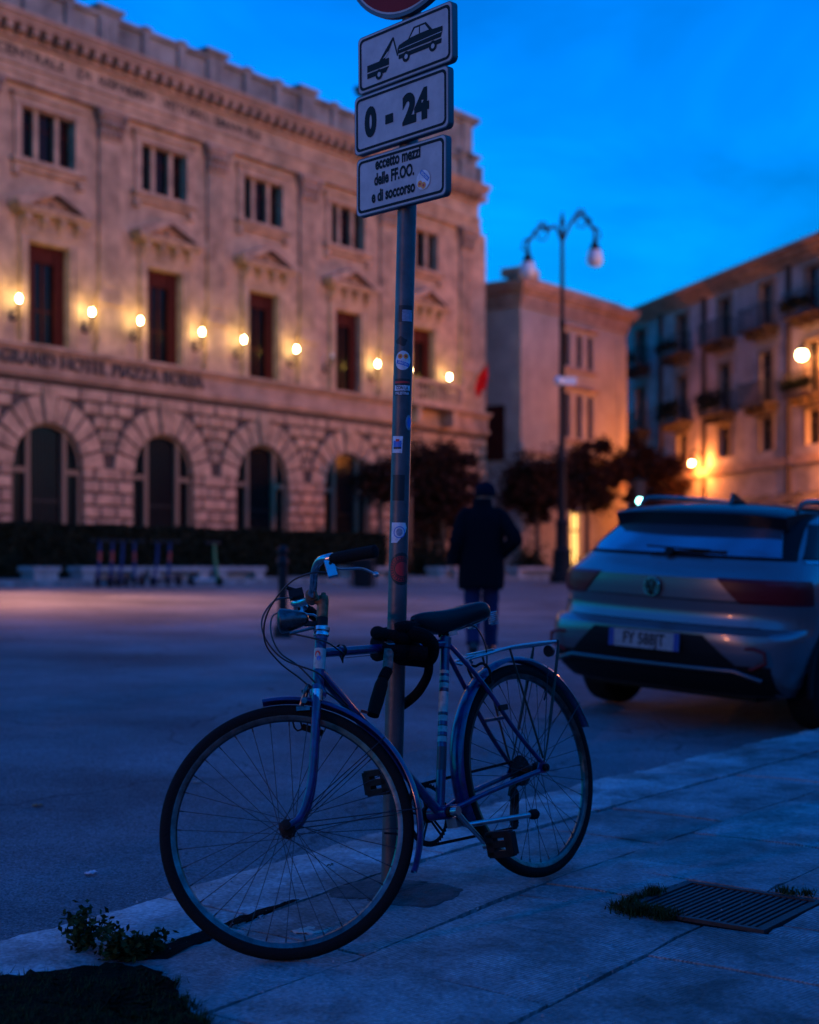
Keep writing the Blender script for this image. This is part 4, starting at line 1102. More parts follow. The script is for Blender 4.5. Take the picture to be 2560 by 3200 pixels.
def build_palazzo():
    S0, P0, Z0 = 40.0, 34.3, 0.88
    B = frame_at('grand_building', 'long pale stone palace with arched ground floor, pedimented tall windows and lamps along its front', 'building', S0, P0, 0)
    X = lambda v: Vector((v.x - S0, v.y, v.z))
    def P(mb, name, m, parent=None, smooth=None): return mb.build(name, m, parent or B, smooth)
    bays = [19.62, 24.69, 29.76, 34.83, 39.92, 44.98, 50.12]
    sL, sR = 17.1, 55.1; sE = 54.15
    HW, SP, RAD = 1.40, 4.36, 1.40
    # ---- ground floor
    m = MB(X)
    edges = [sL]
    for b in bays: edges += [b - HW, b + HW]
    edges.append(sR)
    for i in range(0, len(edges), 2): m.box(edges[i], edges[i + 1], 0, .5, .4, SP)
    n = 18; SPT = 5.85
    for i in range(0, len(edges), 2): m.box(edges[i], edges[i + 1], 0, .5, SP, 5.85)
    for b in bays:
        for k in range(n):
            t0 = pi * k / n; t1 = pi * (k + 1) / n
            q = [(b + RAD * cos(t0), SP + RAD * sin(t0)), (b + RAD * cos(t1), SP + RAD * sin(t1)), (b + RAD * cos(t1), 5.85), (b + RAD * cos(t0), 5.85)]
            m.prism(q, lambda x, z: (x, 0, z), lambda x, z: (x, .5, z))
    m.box(sL, sR, 0, .5, 5.85, 7.2)
    P(m, 'ground_floor_wall', 'stonejoint')
    # rusticated blocks: raised coursed stones and arch stones
    m = MB(X); rnd = random.Random(11)
    def block(a, b, z0, z1):
        if b - a < .12: return
        d = .085 + rnd.uniform(-.012, .012); e = .03
        v = [(a, 0.0, z0), (b, 0.0, z0), (b, 0.0, z1), (a, 0.0, z1), (a + .005, -d + .03, z0 + .005), (b - .005, -d + .03, z0 + .005), (b - .005, -d + .03, z1 - .005), (a + .005, -d + .03, z1 - .005),
             (a + e, -d, z0 + e), (b - e, -d, z0 + e), (b - e, -d, z1 - e), (a + e, -d, z1 - e)]
        m.add(v, [(8, 9, 10, 11), (4, 5, 9, 8), (5, 6, 10, 9), (6, 7, 11, 10), (7, 4, 8, 11), (0, 1, 5, 4), (1, 2, 6, 5), (2, 3, 7, 6), (3, 0, 4, 7)])
    VO = 2.30
    def reach(z0, z1):
        z = (z0 + z1) / 2
        if z1 <= SP + .05: return HW + .03
        if z > SP + VO: return 0.0
        return sqrt(max(0, VO ** 2 - (min(z0, z) - SP) ** 2)) + .05 if z0 > SP else VO + .04
    z = .55; r = 0
    while z < 7.0:
        z1 = min(z + .365, 7.12)
        rc = reach(z, z1)
        spans = []
        pe = sL
        for b in bays:
            if rc > 0.25: spans.append((pe, b - rc)); pe = b + rc
        spans.append((pe, sR))
        for (a, b) in spans:
            L_ = b - a; g = .075
            if L_ > 4: nn = int(L_ / 1.25); cuts = [a + (L_) * (i + (.5 if r % 2 else 0)) / nn for i in range(0, nn + 1)]; cuts = [a] + [c for c in cuts if a + .3 < c < b - .3] + [b]
            elif r % 2: cuts = [a, a + L_ * .34, a + L_ * .66, b]
            else: cuts = [a, a + L_ * .5, b] if L_ < 1.8 else [a, a + L_ * .22, a + L_ * .78, b]
            for c, d in zip(cuts[:-1], cuts[1:]): block(c + g / 2, d - g / 2, z, z1)
        z = z1 + .07; r += 1
    for b in bays:
        nv = 11
        for k in range(nv):
            t0 = pi * k / nv + .024; t1 = pi * (k + 1) / nv - .024
            ro = VO + (.30 if k == nv // 2 else 0); ri = RAD + .02; d = -.11 - (.07 if k == nv // 2 else 0)
            q = [(b + ri * cos(t0), SP + ri * sin(t0)), (b + ro * cos(t0), SP + ro * sin(t0)), (b + ro * cos(t1), SP + ro * sin(t1)), (b + ri * cos(t1), SP + ri * sin(t1))]
            m.prism(q, lambda x, z_: (x, d, z_), lambda x, z_: (x, 0.0, z_))
    P(m, 'stone_courses', 'stone2')
    # arched windows
    for b in bays:
        m = MB(X)
        for sx in (-1, 1):
            m.box(b + sx * .74 - .085, b + sx * .74 + .085, .05, .18, .5, SP + sqrt(RAD ** 2 - .66 ** 2) - .06)
            m.box(b + min(sx * .825, sx * HW), b + max(sx * .825, sx * HW), .07, .18, SP - .25, SP - .08)
            m.box(b + min(sx * 1.31, sx * HW), b + max(sx * 1.31, sx * HW), .07, .18, .5, SP - .25)
        n2 = 20
        for k in range(n2):
            t0 = pi * k / n2; t1 = pi * (k + 1) / n2
            q = [(b + 1.31 * cos(t0), SP + 1.31 * sin(t0)), (b + RAD * cos(t0), SP + RAD * sin(t0)), (b + RAD * cos(t1), SP + RAD * sin(t1)), (b + 1.31 * cos(t1), SP + 1.31 * sin(t1))]
            m.prism(q, lambda x, z_: (x, .06, z_), lambda x, z_: (x, .18, z_))
        w = P(m, 'arched_window', 'frame')
        g = MB(X); q = [(b - HW, .5), (b + HW, .5)] + [(b + RAD * cos(pi * k / n2), SP + RAD * sin(pi * k / n2)) for k in range(n2 + 1)]
        g.prism(q, lambda x, z_: (x, .22, z_), lambda x, z_: (x, .24, z_)); P(g, 'pane', 'glass', w)
        g = MB(X)
        for k in range(-4, 5): g.tube([(b + k * .15, .14, .5), (b + k * .15, .14, SP + sqrt(1.1 ** 2 - (k * .15) ** 2))], .012, 5)
        g.box(b - .65, b + .65, .13, .15, 3.2, 3.25); g.box(b - .65, b + .65, .13, .15, 2.0, 2.05); P(g, 'window_bars', 'iron', w)
    # ---- ledge with the hotel name
    m = MB(X)
    for (z0, z1, d) in ((7.20, 7.32, .16), (7.32, 7.42, .24), (7.42, 8.02, .12), (8.02, 8.12, .24), (8.12, 8.22, .36)):
        m.box(sL - d * .5, sR + d * .3, -d, .5, z0, z1 - .0)
    P(m, 'ledge', 'cornice')
    vs, fs = text_geo('GRAND HOTEL PIAZZA BORSA', 1.0, .022, .04, 1.0, 'LEFT', 1.05)
    wdt = max(v[0] for v in vs); a, b = 27.75, 36.65
    m = MB(X); m.add([(a + v[0] / wdt * (b - a), -.20 - v[2], 7.735 + v[1] * .62) for v in vs], fs); P(m, 'sign_lettering', 'letter')
    # ---- upper wall
    holes = []
    for b in bays: holes += [(b - .82, b + .82, 8.3, 11.55), (b - 1.08, b + 1.08, 14.25, 15.85)]
    m = MB(X); wall_cells(m, sL, sR, 8.22, 16.55, holes, 0, .5)
    m.box(sL, sR, .5, 13, .4, 18.4); m.box(sL + .4, sR - .4, .9, 12.6, 18.4, 18.9)
    P(m, 'upper_wall', 'stone')
    m = MB(X)
    for b in bays:
        for (hw, z0, z1) in ((.82, 8.3, 11.55), (1.08, 14.25, 15.85)): m.box(b - hw - .02, b + hw + .02, .44, .49, z0 - .02, z1 + .02)
    P(m, 'dark_interior', 'glass')
    for b in bays:
        # tall shuttered window
        m = MB(X)
        for sx in (-1, 1):
            x0, x1 = sorted((sx * .82, sx * .40)); m.box(b + x0, b + x1, .18, .24, 8.3, 11.55)
            for k in range(22): zz = 8.45 + k * .138; m.box(b + x0 + .05, b + x1 - .05, .165, .18, zz, zz + .07)
        m.box(b - .40, b + .40, .20, .24, 11.0, 11.55)
        w = P(m, 'tall_window', 'shutter')
        g = MB(X); g.box(b - .40, b + .40, .30, .32, 8.3, 11.0); P(g, 'pane', 'glass', w)
        g = MB(X); g.box(b - .03, b + .03, .25, .30, 8.3, 11.0); g.box(b - .40, b - .03, .25, .30, 9.4, 9.46); g.box(b + .03, b + .40, .25, .30, 9.4, 9.46); P(g, 'window_frame', 'shutter', w)
        m = MB(X)
        for sx in (-1, 1):
            x0, x1 = sorted((sx * .84, sx * 1.16)); m.box(b + x0, b + x1, -.13, 0, 8.22, 11.60)
            x0, x1 = sorted((sx * 1.02, sx * 1.16)); m.box(b + x0, b + x1, -.17, -.13, 8.22, 11.60)
        m.box(b - 1.16, b + 1.16, -.13, 0, 11.60, 11.95); m.box(b - 1.2, b + 1.2, -.17, -.13, 11.82, 11.95)
        m.box(b - 1.22, b + 1.22, -.16, 0, 11.95, 12.40)
        for k in range(4):
            cx = b - 1.05 + k * .70
            m.box(cx - .11, cx + .11, -.42, -.16, 12.16, 12.40); m.box(cx - .09, cx + .09, -.28, -.16, 11.98, 12.16)
        m.box(b - 1.45, b + 1.45, -.50, 0, 12.40, 12.52); m.box(b - 1.55, b + 1.55, -.58, 0, 12.52, 12.60)
        # raking cornices
        for sx in (-1, 1):
            q = [(b + sx * 1.58, 12.60), (b + sx * 1.58, 12.74), (b, 13.34), (b, 13.14), (b + sx * 1.20, 12.605)]
            m.prism(q if sx > 0 else q[::-1], lambda x, z_: (x, -.58, z_), lambda x, z_: (x, 0, z_))
        m.prism([(b - 1.2, 12.602), (b + 1.2, 12.602), (b, 13.14)], lambda x, z_: (x, -.20, z_), lambda x, z_: (x, 0, z_))
        P(m, 'window_pediment', 'stone')
        m = MB(X)
        for k in range(9):
            tx = (k - 4) * .17; tz = 12.68 + .10 * (1 - abs(k - 4) / 4.5) + .09 * (k % 2)
            m.ball((b + tx, -.21, tz), .075, 8, 5)
        m.ball((b, -.23, 12.86), .13, 10, 6); P(m, 'tympanum_carving', 'cornice')
        # small upper window with two mullions
        m = MB(X)
        for x in (-.42, .42): m.box(b + x - .085, b + x + .085, .05, .20, 14.25, 15.85)
        for sx in (-1, 1):
            x0, x1 = sorted((sx * 1.08, sx * 1.34)); m.box(b + x0, b + x1, -.10, 0, 14.16, 15.90)
        m.box(b - 1.42, b + 1.42, -.12, 0, 15.90, 16.18); m.box(b - 1.50, b + 1.50, -.20, 0, 16.18, 16.27)
        m.box(b - 1.50, b + 1.50, -.26, 0, 14.02, 14.16); m.box(b - 1.40, b + 1.40, -.14, 0, 13.84, 14.02)
        for sx in (-1, 1): m.box(b + sx * 1.3 - .12, b + sx * 1.3 + .12, -.16, 0, 13.62, 13.84)
        w = P(m, 'upper_window', 'stone')
        for (x0, x1) in ((-1.08, -.505), (-.335, .335), (.505, 1.08)):
            g = MB(X); g.box(b + x0, b + x1, .26, .28, 14.25, 15.85); P(g, 'pane', 'glass', w)
            g = MB(X); c = (x0 + x1) / 2; g.box(b + c - .02, b + c + .02, .235, .26, 14.25, 15.85); g.box(b + x0, b + x1, .23, .245, 15.3, 15.34); P(g, 'sash', 'shutter', w)
    # ---- pilasters
    pil = [17.6] + [(a + b) / 2 for a, b in zip(bays[:-1], bays[1:])] + [53.4]
    for q in pil:
        m = MB(X)
        m.box(q - .62, q + .62, -.22, 0, 8.22, 8.55); m.box(q - .54, q + .54, -.17, 0, 8.55, 9.95); m.box(q - .62, q + .62, -.24, 0, 9.95, 10.12)
        m.box(q - .54, q + .54, -.20, 0, 10.12, 10.34)
        m.box(q - .44, q + .44, -.15, 0, 10.34, 15.55)
        for k in range(6): x = q - .32 + k * .128; m.box(x - .022, x + .022, -.172, -.15, 10.6, 15.3)
        pl = P(m, 'pilaster', 'stone')
        m = MB(X)
        for k, (z0, z1, w_, d) in enumerate(((15.55, 15.66, .47, .19), (15.66, 16.0, .46, .20), (16.0, 16.3, .52, .27), (16.3, 16.44, .60, .34), (16.44, 16.54, .66, .38))): m.box(q - w_, q + w_, -d, 0, z0, z1)
        for j, zc in enumerate((15.78, 16.08)):
            for k in range(5): m.ball((q - .42 + k * .21 + (.05 if j else 0), -.23 - .06 * j, zc), .10, 8, 5, (.9, .9, 1.5))
        for sx in (-1, 1): m.ball((q + sx * .52, -.34, 16.32), .12, 10, 6)
        P(m, 'capital', 'cornice', pl)
    # ---- entablature
    m = MB(X)
    for (z0, z1, d) in ((16.55, 16.78, .22), (16.78, 17.02, .27), (17.02, 17.14, .34)): m.box(sL, sE + d * .3, -d, .5, z0, z1)
    P(m, 'architrave', 'stone')
    m = MB(X); m.box(sL, sE + .05, -.22, .5, 17.14, 17.80); P(m, 'frieze', 'stone')
    def frieze_text(t, a, b):
        vs, fs = text_geo(t, 1.0, .012, .01, 1.0, 'LEFT'); x0 = min(v[0] for v in vs); x1 = max(v[0] for v in vs)
        m = MB(X); m.add([(a + (v[0] - x0) / (x1 - x0) * (b - a), -.235 - v[2], 17.44 + v[1] * .46) for v in vs], fs); P(m, 'frieze_lettering', 'stoneletter')
    frieze_text('CASSA', 25.2, 26.9); frieze_text('CENTRALE', 27.6, 30.3); frieze_text('DI', 30.85, 31.35); frieze_text('RISPARMIO', 31.75, 34.15)
    frieze_text('VITTORIO', 34.65, 36.75); frieze_text('EMANUELE', 37.2, 39.65)
    m = MB(X)
    for (z0, z1, d) in ((17.80, 17.92, .33), (17.92, 18.22, .28)): m.box(sL, sE + d * .3, -d, .5, z0, z1)
    P(m, 'cornice_bed', 'cornice')
    x = sL + .1
    brk = MB(X)
    while x < sE - .1:
        brk.box(x, x + .24, -.66, -.282, 17.99, 18.22); brk.box(x + .02, x + .22, -.45, -.282, 17.925, 17.99); x += .50
    o = P(brk, 'cornice_brackets', 'cornice')
    m = MB(X)
    m.box(sL, sE + .12, -.72, .6, 18.22, 18.36); m.box(sL, sE + .16, -.78, .6, 18.36, 18.46); m.box(sL, sE + .2, -.84, .6, 18.46, 18.58)
    m.box(sE + .13, sR + .3, .1, 12.5, 18.22, 18.46)
    P(m, 'cornice', 'cornice')
    # roof parapet with pedestals
    m = MB(X); m.box(sL, sE, -.07, .22, 18.58, 18.80); m.box(sL, sE, .04, .16, 18.80, 19.72); m.box(sL, sE + .1, -.09, .26, 19.72, 19.87)
    m.box(sR - .18, sR, .16, 12, 18.58, 19.80)
    P(m, 'parapet', 'parapet')
    allp = []
    for i, q in enumerate(pil):
        allp.append((q, True))
        if i < len(pil) - 1:
            for f in (1 / 3, 2 / 3): allp.append((q + (pil[i + 1] - q) * f, False))
    for q, big in allp + [(sE - .3, True)]:
        m = MB(X); w_ = .40 if big else .15
        m.box(q - w_, q + w_, -.10, .20, 18.60, 19.88)
        if big: m.box(q - w_ - .10, q + w_ + .10, -.18, .26, 19.88, 19.98); m.box(q - w_ - .2, q + w_ + .2, -.24, .32, 19.98, 20.08)
        else: m.box(q - w_ - .05, q + w_ + .05, -.17, .27, 19.88, 19.94)
        if big:
            for sx in (-.2, .2): m.box(q + sx - .12, q + sx + .12, -.13, -.10, 18.9, 19.6)
        P(m, 'parapet_pedestal', 'parapet')
    # raised attic over the last bay
    m = MB(X); m.box(47.6, sE - .05, .05, 1.4, 19.86, 21.45); m.box(47.9, sE - .3, .02, .05, 20.15, 21.2)
    for (z0, z1, d) in ((21.45, 21.6, .12), (21.6, 21.8, .26)): m.box(47.6 - d, sE - .05 + d, .05 - d, 1.6, z0, z1)
    for q_ in (48.0, 50.9, 53.6): m.box(q_ - .35, q_ + .35, -.04, .05, 19.9, 21.45)
    P(m, 'attic', 'parapet')
    # end wall
    m = MB(X)
    for (z0, z1, d) in ((7.20, 7.42, .2), (8.02, 8.22, .3), (16.55, 17.14, .35)): m.box(sR, sR + d, .5, 12.9, z0, z1)
    P(m, 'end_wall_ledge', 'cornice')
    # balustrade of the last bay balcony
    b = bays[-1]
    m = MB(X); m.box(b - 1.9, b + 1.9, -1.0, -.36, 8.02, 8.22); m.box(b - 1.85, b + 1.85, -.98, -.80, 9.02, 9.16); m.box(b - 1.85, b + 1.85, -.98, -.80, 8.22, 8.30)
    for x in (-1.75, 1.75): m.box(b + x - .14, b + x + .14, -1.0, -.78, 8.30, 9.02)
    for x in (-1.3, 1.3):
        m.box(b + x - .14, b + x + .14, -.9, -.05, 7.3, 8.02)
    bc = P(m, 'balcony', 'stone')
    for k in range(12):
        x = b - 1.5 + k * .27
        m = MB(X); m.lathe([(.05, 0), (.05, .06), (.035, .1), (.085, .3), (.04, .5), (.035, .6), (.05, .66), (.05, .72)], (x, -.89, 8.30), (0, 0, 1), 10); P(m, 'baluster', 'stone', bc, 40)
    # sconces
    lamps = []
    for i, b in enumerate(bays):
        for sx in (-1.47, 1.47):
            if abs(b - 44.98) < .01 and sx < 0: lit = False
            else: lit = True
            x = b + sx; m = MB(X)
            m.tube(smooth_path([(x, -.02, 9.02), (x, -.14, 8.90), (x, -.34, 8.98), (x, -.44, 9.22), (x, -.46, 9.38)], 5), [.035] * 21, 8)
            m.ball((x, -.05, 9.06), .10, 8, 6, (.8, .5, 1.6)); m.tube(smooth_path([(x, -.05, 9.25), (x, -.22, 9.22), (x, -.40, 9.25)], 4), .022, 6)
            m.lathe([(.03, 0), (.09, .05), (.10, .09)], (x, -.46, 9.35), (0, 0, 1), 12)
            br = P(m, 'wall_lamp', 'iron', None, 40)
            m = MB(X); m.ball((x, -.46, 9.54), .055, 16, 12, (1, 1, 2.3)); P(m, 'lamp_globe', 'globe_warm' if lit else 'globe_off', br, 60)
            if lit and b > 22: lamps.append((x, b))
    for x, b in lamps:
        light('wall_lamp_light', (x - S0, -.62, 9.62), (1.0, .66, .10), 12, .12, B)
    return B
palazzo = build_palazzo()

# flags on the last bay
def flag(name, label, s, cloth, lean):
    t = thing(name, label, 'flag', W(s, 34.3 - .1, 9.0), TH)
    m = MB(); a = Vector((0, 0, 0)); b = Vector((.1 + lean, -1.1, 1.35)); m.tube([a, b], .03, 8); m.build('flag_pole', 'frame', t)
    m = MB(); vs = []; n = 8
    for i in range(n + 1):
        for j in range(n + 1):
            u = i / n; v = j / n
            p = a.lerp(b, .55 + .4 * u) + Vector((.06 * sin(v * 9 + u * 3), .10 * sin(u * 11 + v * 2), -.95 * v - .1 * u * v))
            vs.append(p + Vector((0, 0, 0)))
    fs = [(i * (n + 1) + j, (i + 1) * (n + 1) + j, (i + 1) * (n + 1) + j + 1, i * (n + 1) + j + 1) for i in range(n) for j in range(n)]
    m.add(vs, fs); o = m.build('flag_cloth', cloth, t, 60); sm = o.modifiers.new('sol', 'SOLIDIFY'); sm.thickness = .01
flag('flag', 'small red flag on an angled pole at the right end of the stone palace', 53.3, 'red', .1)

def build_corner():
    S0 = 58.1; S1 = 68.6; P0 = 34.3
    B = frame_at('corner_building', 'smaller pale corner building with narrow windows in threes behind the tall lamp post', 'building', S0, P0, 0)
    X = lambda v: Vector((v.x - S0, v.y, v.z))
    def P(mb, name, m, parent=None, smooth=None): return mb.build(name, m, parent or B, smooth)
    grp = [62.5, 63.7, 64.83]
    def win(sc): return sc
    holes = []
    rows = [(11.35, 13.05), (7.7, 9.95)]
    for g in grp:
        for (a, b) in rows: holes.append((g - .27, g + .27, a, b))
    holes.append((62.75, 63.85, .9, 3.9))
    m = MB(X); wall_cells(m, S0, S1, .4, 13.75, holes, 0, .4); m.box(S0, S1, .4, 14, .4, 13.75)
    P(m, 'wall', 'plaster')
    for a_ in (S0 - .04, S1 - .9):
        m = MB(X); m.box(a_, a_ + .94, -.06, 0, .4, 13.2); P(m, 'corner_quoin', 'plaster')
    m = MB(X)
    for (z0, z1, d) in ((13.75, 14.05, .10), (14.05, 14.4, .18), (14.4, 14.6, .34), (14.6, 14.8, .52), (14.8, 14.96, .60)): m.box(S0 - d, S1 + d, -d, 14 + d, z0, z1)
    P(m, 'cornice', 'cornice')
    m = MB(X); m.box(S0 + .1, S1 - .3, .1, .5, 14.96, 15.3); m.box(S0 + .1, S0 + 1.7, .0, 1.2, 15.3, 15.7); P(m, 'parapet', 'stone')
    for i, (a, b) in enumerate(rows):
        m = MB(X); m.box(61.9, 65.4, -.10, 0, a - .25, a - .10); P(m, 'window_ledge', 'cornice')
        m = MB(X); m.box(61.8, 65.5, -.18, 0, b + .25, b + .42); P(m, 'window_hood', 'cornice')
        for g in grp:
            m = MB(X); m.box(g - .27, g + .27, .14, .2, a, b); w = P(m, 'window', 'glass')
            m = MB(X); m.box(g - .02, g + .02, .10, .14, a, b); m.box(g - .27, g + .27, .10, .13, (a + b) / 2, (a + b) / 2 + .05); P(m, 'sash', 'shutter', w)
    m = MB(X)
    for (z0, z1) in ((5.3, 5.6), (6.6, 6.75)): m.box(S0 - .1, S1 + .1, -.14, 0, z0, z1)
    P(m, 'string_course', 'cornice')
    m = MB(X); m.box(62.75, 63.85, .25, .3, .9, 3.9); d = P(m, 'lit_doorway', 'doorlit')
    m = MB(X)
    for x in (63.12, 63.48): m.box(x - .04, x + .04, .18, .25, .9, 3.9)
    m.box(62.75, 63.85, .17, .18, 2.9, 3.0); P(m, 'door_bars', 'shutter', d)
    m = MB(X); m.box(58.2, 59.0, -.05, -.0, 5.9, 8.1)
    # shutters on the side wall
    m = MB(X); m.box(S0 - .06, S0, .9, 2.1, 6.3, 9.0); P(m, 'side_shutter', 'shutter')
build_corner()

def build_apartments():
    P0 = Vector((13.1, 85.0, 0)); vd = Vector((.274, -.962, 0)); nr = Vector((-.962, -.274, 0))     # vd: towards the viewer along the facade
    th = atan2(vd.y, vd.x)
    B = thing('apartment_building', 'long plastered apartment block with balconies, plant boxes and downpipes, running to the right edge', 'building', P0, th)
    # local: x along vd, y = left of vd = (.962,.274) pointing INTO the building, z up
    def P(mb, name, m, parent=None, smooth=None): return mb.build(name, m, parent or B, smooth)
    cols = [1.7, 7.0, 11.8, 16.0, 20.2, 24.4, 28.6]
    holes = []
    for c in cols:
        holes += [(c - .62, c + .62, 12.8, 14.95), (c - .58, c + .58, 9.1, 11.55), (c - .60, c + .60, 6.75, 8.35), (c - .95, c + .95, 1.0, 4.3)]
    m = MB(); wall_cells(m, -2, 34, .4, 15.4, holes, 0, .4); m.box(-2, 34, .4, 12, .4, 15.4); P(m, 'wall', 'plaster2')
    m = MB(); m.box(-2, 34, -.25, 12, 15.4, 15.62); m.box(-2, 34, -.55, 12, 15.62, 15.86); m.box(-2, 34, -.9, 12, 15.86, 16.02); P(m, 'eaves', 'cornice')
    m = MB(); m.add([(-2, -1.0, 16.03), (34, -1.0, 16.03), (34, 5, 16.3), (-2, 5, 16.3), (-2, 13, 16.03), (34, 13, 16.03)], [(0, 1, 2, 3), (3, 2, 5, 4), (0, 3, 4), (1, 5, 2)]); P(m, 'roof', 'tile')
    m = MB(); m.box(-2, 34, -.16, 0, 5.9, 6.3); P(m, 'string_course', 'cornice')
    for x in (4.4, 9.6, 18.1, 26.5):
        m = MB(); m.box(x - .14, x + .14, -.16, 0, 1, 15.4); P(m, 'downpipe', 'stonejoint')
    rnd = random.Random(4)
    for ci, c in enumerate(cols):
        for ri, (a, b, hw) in enumerate(((12.8, 14.95, .62), (9.1, 11.55, .58), (6.75, 8.35, .60))):
            m = MB()
            for sx in (-1, 1):
                x0, x1 = sorted((c + sx * hw, c + sx * (hw + .16))); m.box(x0, x1, -.07, 0, a, b)
            m.box(c - hw - .16, c + hw + .16, -.09, 0, b, b + .18); m.box(c - .03, c + .03, .18, .22, a, b); m.box(c - hw, c + hw, .18, .22, a + (b - a) * .68, a + (b - a) * .68 + .05)
            w = P(m, 'window', 'frame')
            m = MB(); m.box(c - hw, c + hw, .22, .26, a, b); P(m, 'pane', 'bluewindow' if (ri == 0 or (ri == 1 and ci < 3)) else 'glass', w)
            if ri < 2:
                m = MB(); m.box(c - 1.25, c + 1.25, -.95, 0, a - .22, a - .05)
                for bx in (-.9, 0, .9): m.box(c + bx - .08, c + bx + .08, -.7, 0, a - .55, a - .22)
                bal = P(m, 'balcony', 'stonejoint')
                m = MB(); m.box(c - 1.25, c + 1.25, -.95, -.92, a + .92, a + .97)
                for k in range(22): x = c - 1.23 + k * .117; m.box(x - .012, x + .012, -.945, -.925, a - .05, a + .92)
                for sx in (-1.24, 1.24):
                    m.box(c + sx - .012, c + sx + .012, -.92, 0, a + .92, a + .96)
                    for k in range(7): y = -.85 + k * .13; m.box(c + sx - .01, c + sx + .01, y - .01, y + .01, a - .05, a + .92)
                P(m, 'railing', 'iron', bal)
                plant = (ri == 1 and ci in (1, 2)) or (ri == 1 and ci in (4,)) or (ri == 0 and ci in (4, 5))
                if plant or rnd.random() < .35:
                    m = MB(); m.box(c - 1.2, c + 1.2, -1.08, -.97, a + .12, a + .3); k_ = 420 if plant else 200; top = .75 if (ri == 1 and ci in (1, 2)) else .3
                    for k in range(k_):
                        p = Vector((c + rnd.uniform(-1.2, 1.2), -.95 + rnd.gauss(0, .13), a + .25 + rnd.random() * top + rnd.gauss(0, .08)))
                        q = Vector((rnd.gauss(0, 1), rnd.gauss(0, 1), rnd.gauss(0, 1))).normalized() * .10; q2 = q.cross(Vector((rnd.random(), rnd.random(), 1))).normalized() * .07
                        m.add([p - q, p + q2, p + q, p - q2], [(0, 1, 2, 3)])
                    P(m, 'balcony_plants', 'hedge', bal)
                m = MB()
            else: pass
        m = MB(); m.box(c - .95, c + .95, .3, .34, 1.0, 4.3); sh = P(m, 'shop_door', 'darkplaster')
    m = MB()
    for k in range(9):
        x = 8 + k * 3.0
        m.add([(x, -.02, 4.6), (x + 2.3, -.02, 4.6), (x + 2.3, -1.3, 4.05), (x, -1.3, 4.05), (x, -.02, 4.55), (x + 2.3, -.02, 4.55), (x + 2.3, -1.3, 3.98), (x, -1.3, 3.98)], [(0, 1, 2, 3), (7, 6, 5, 4), (3, 2, 6, 7), (0, 3, 7, 4), (1, 5, 6, 2)])
    P(m, 'awnings', 'darkplaster')
    return B, P0, vd, nr
apt, AP0, AVD, ANR = build_apartments()

def street_bracket_lamp(label, pos, base, r=.30, watts=900, col=(1, .27, .045)):
    """lantern on an arm fixed to the wall point base"""
    t = thing('wall_street_lamp', label, 'street lamp', pos, 0, 'lit orange lamps on the apartment block')
    m = MB(); b = Vector(base) - Vector(pos)
    m.tube(smooth_path([b, b * .6 + Vector((0, 0, .75)), Vector((0, 0, .62)), Vector((0, 0, r))], 6), .05, 8)
    m.lathe([(.06, 0), (r * .9, .05), (r * .98, .12), (r * .5, .26), (.08, .32)], (0, 0, r * .62), (0, 0, 1), 16)
    m.build('lamp_arm', 'iron', t, 40)
    m = MB(); m.ball((0, 0, 0), r, 18, 12, (1, 1, 1.0)); m.build('lamp_globe', 'globe_street', t, 60)
    light('lamp_light', (0, 0, -r - .12), col, watts, .3, t)
    light('lamp_light', tuple(-Vector(ANR) * -0.0 + Vector((0, 0, 0)) + Vector(ANR) * (r + .12)), col, watts * .5, .3, t) if False else None
    return t
def apt_pt(t, out, z): return AP0 + AVD * t + ANR * out + Vector((0, 0, z))
street_bracket_lamp('large glowing orange lamp high on the apartment block, upper right', apt_pt(20.5, .8, 10.77), apt_pt(20.2, .0, 10.4), .24, 170)
street_bracket_lamp('glowing orange lamp low among the trees above the parked car', apt_pt(9.68, .8, 6.58), apt_pt(9.68, 0, 6.2), .13, 480)
street_bracket_lamp('orange lamp at the right edge of the view lighting the wall below the balconies', apt_pt(23.6, .9, 6.9), apt_pt(23.6, 0, 6.5), .22, 1100)

# added out-of-view building, height set to shade the foreground, not the palace
def build_behind():
    B = thing('shading_building', 'long two storey plastered building added outside the view on the near pavement side to shade the foreground', 'building', W(-30, -12, 0), TH)
    m = MB(); m.box(0, 110, -8, 0, -.3, 5.75); m.build('wall', 'plaster2', B)
    m = MB(); m.box(-.3, 110.3, -8.3, .35, 5.75, 6.05); m.build('roof', 'cornice', B)
    for k in range(18):
        m = MB(); m.box(2 + k * 6, 4.6 + k * 6, .0, .06, 0, 2.7); m.build('shutter_door', 'shutter', B)
        m = MB(); m.box(2.6 + k * 6, 4.0 + k * 6, .0, .05, 3.5, 5.1); m.build('window', 'glass', B)
build_behind()

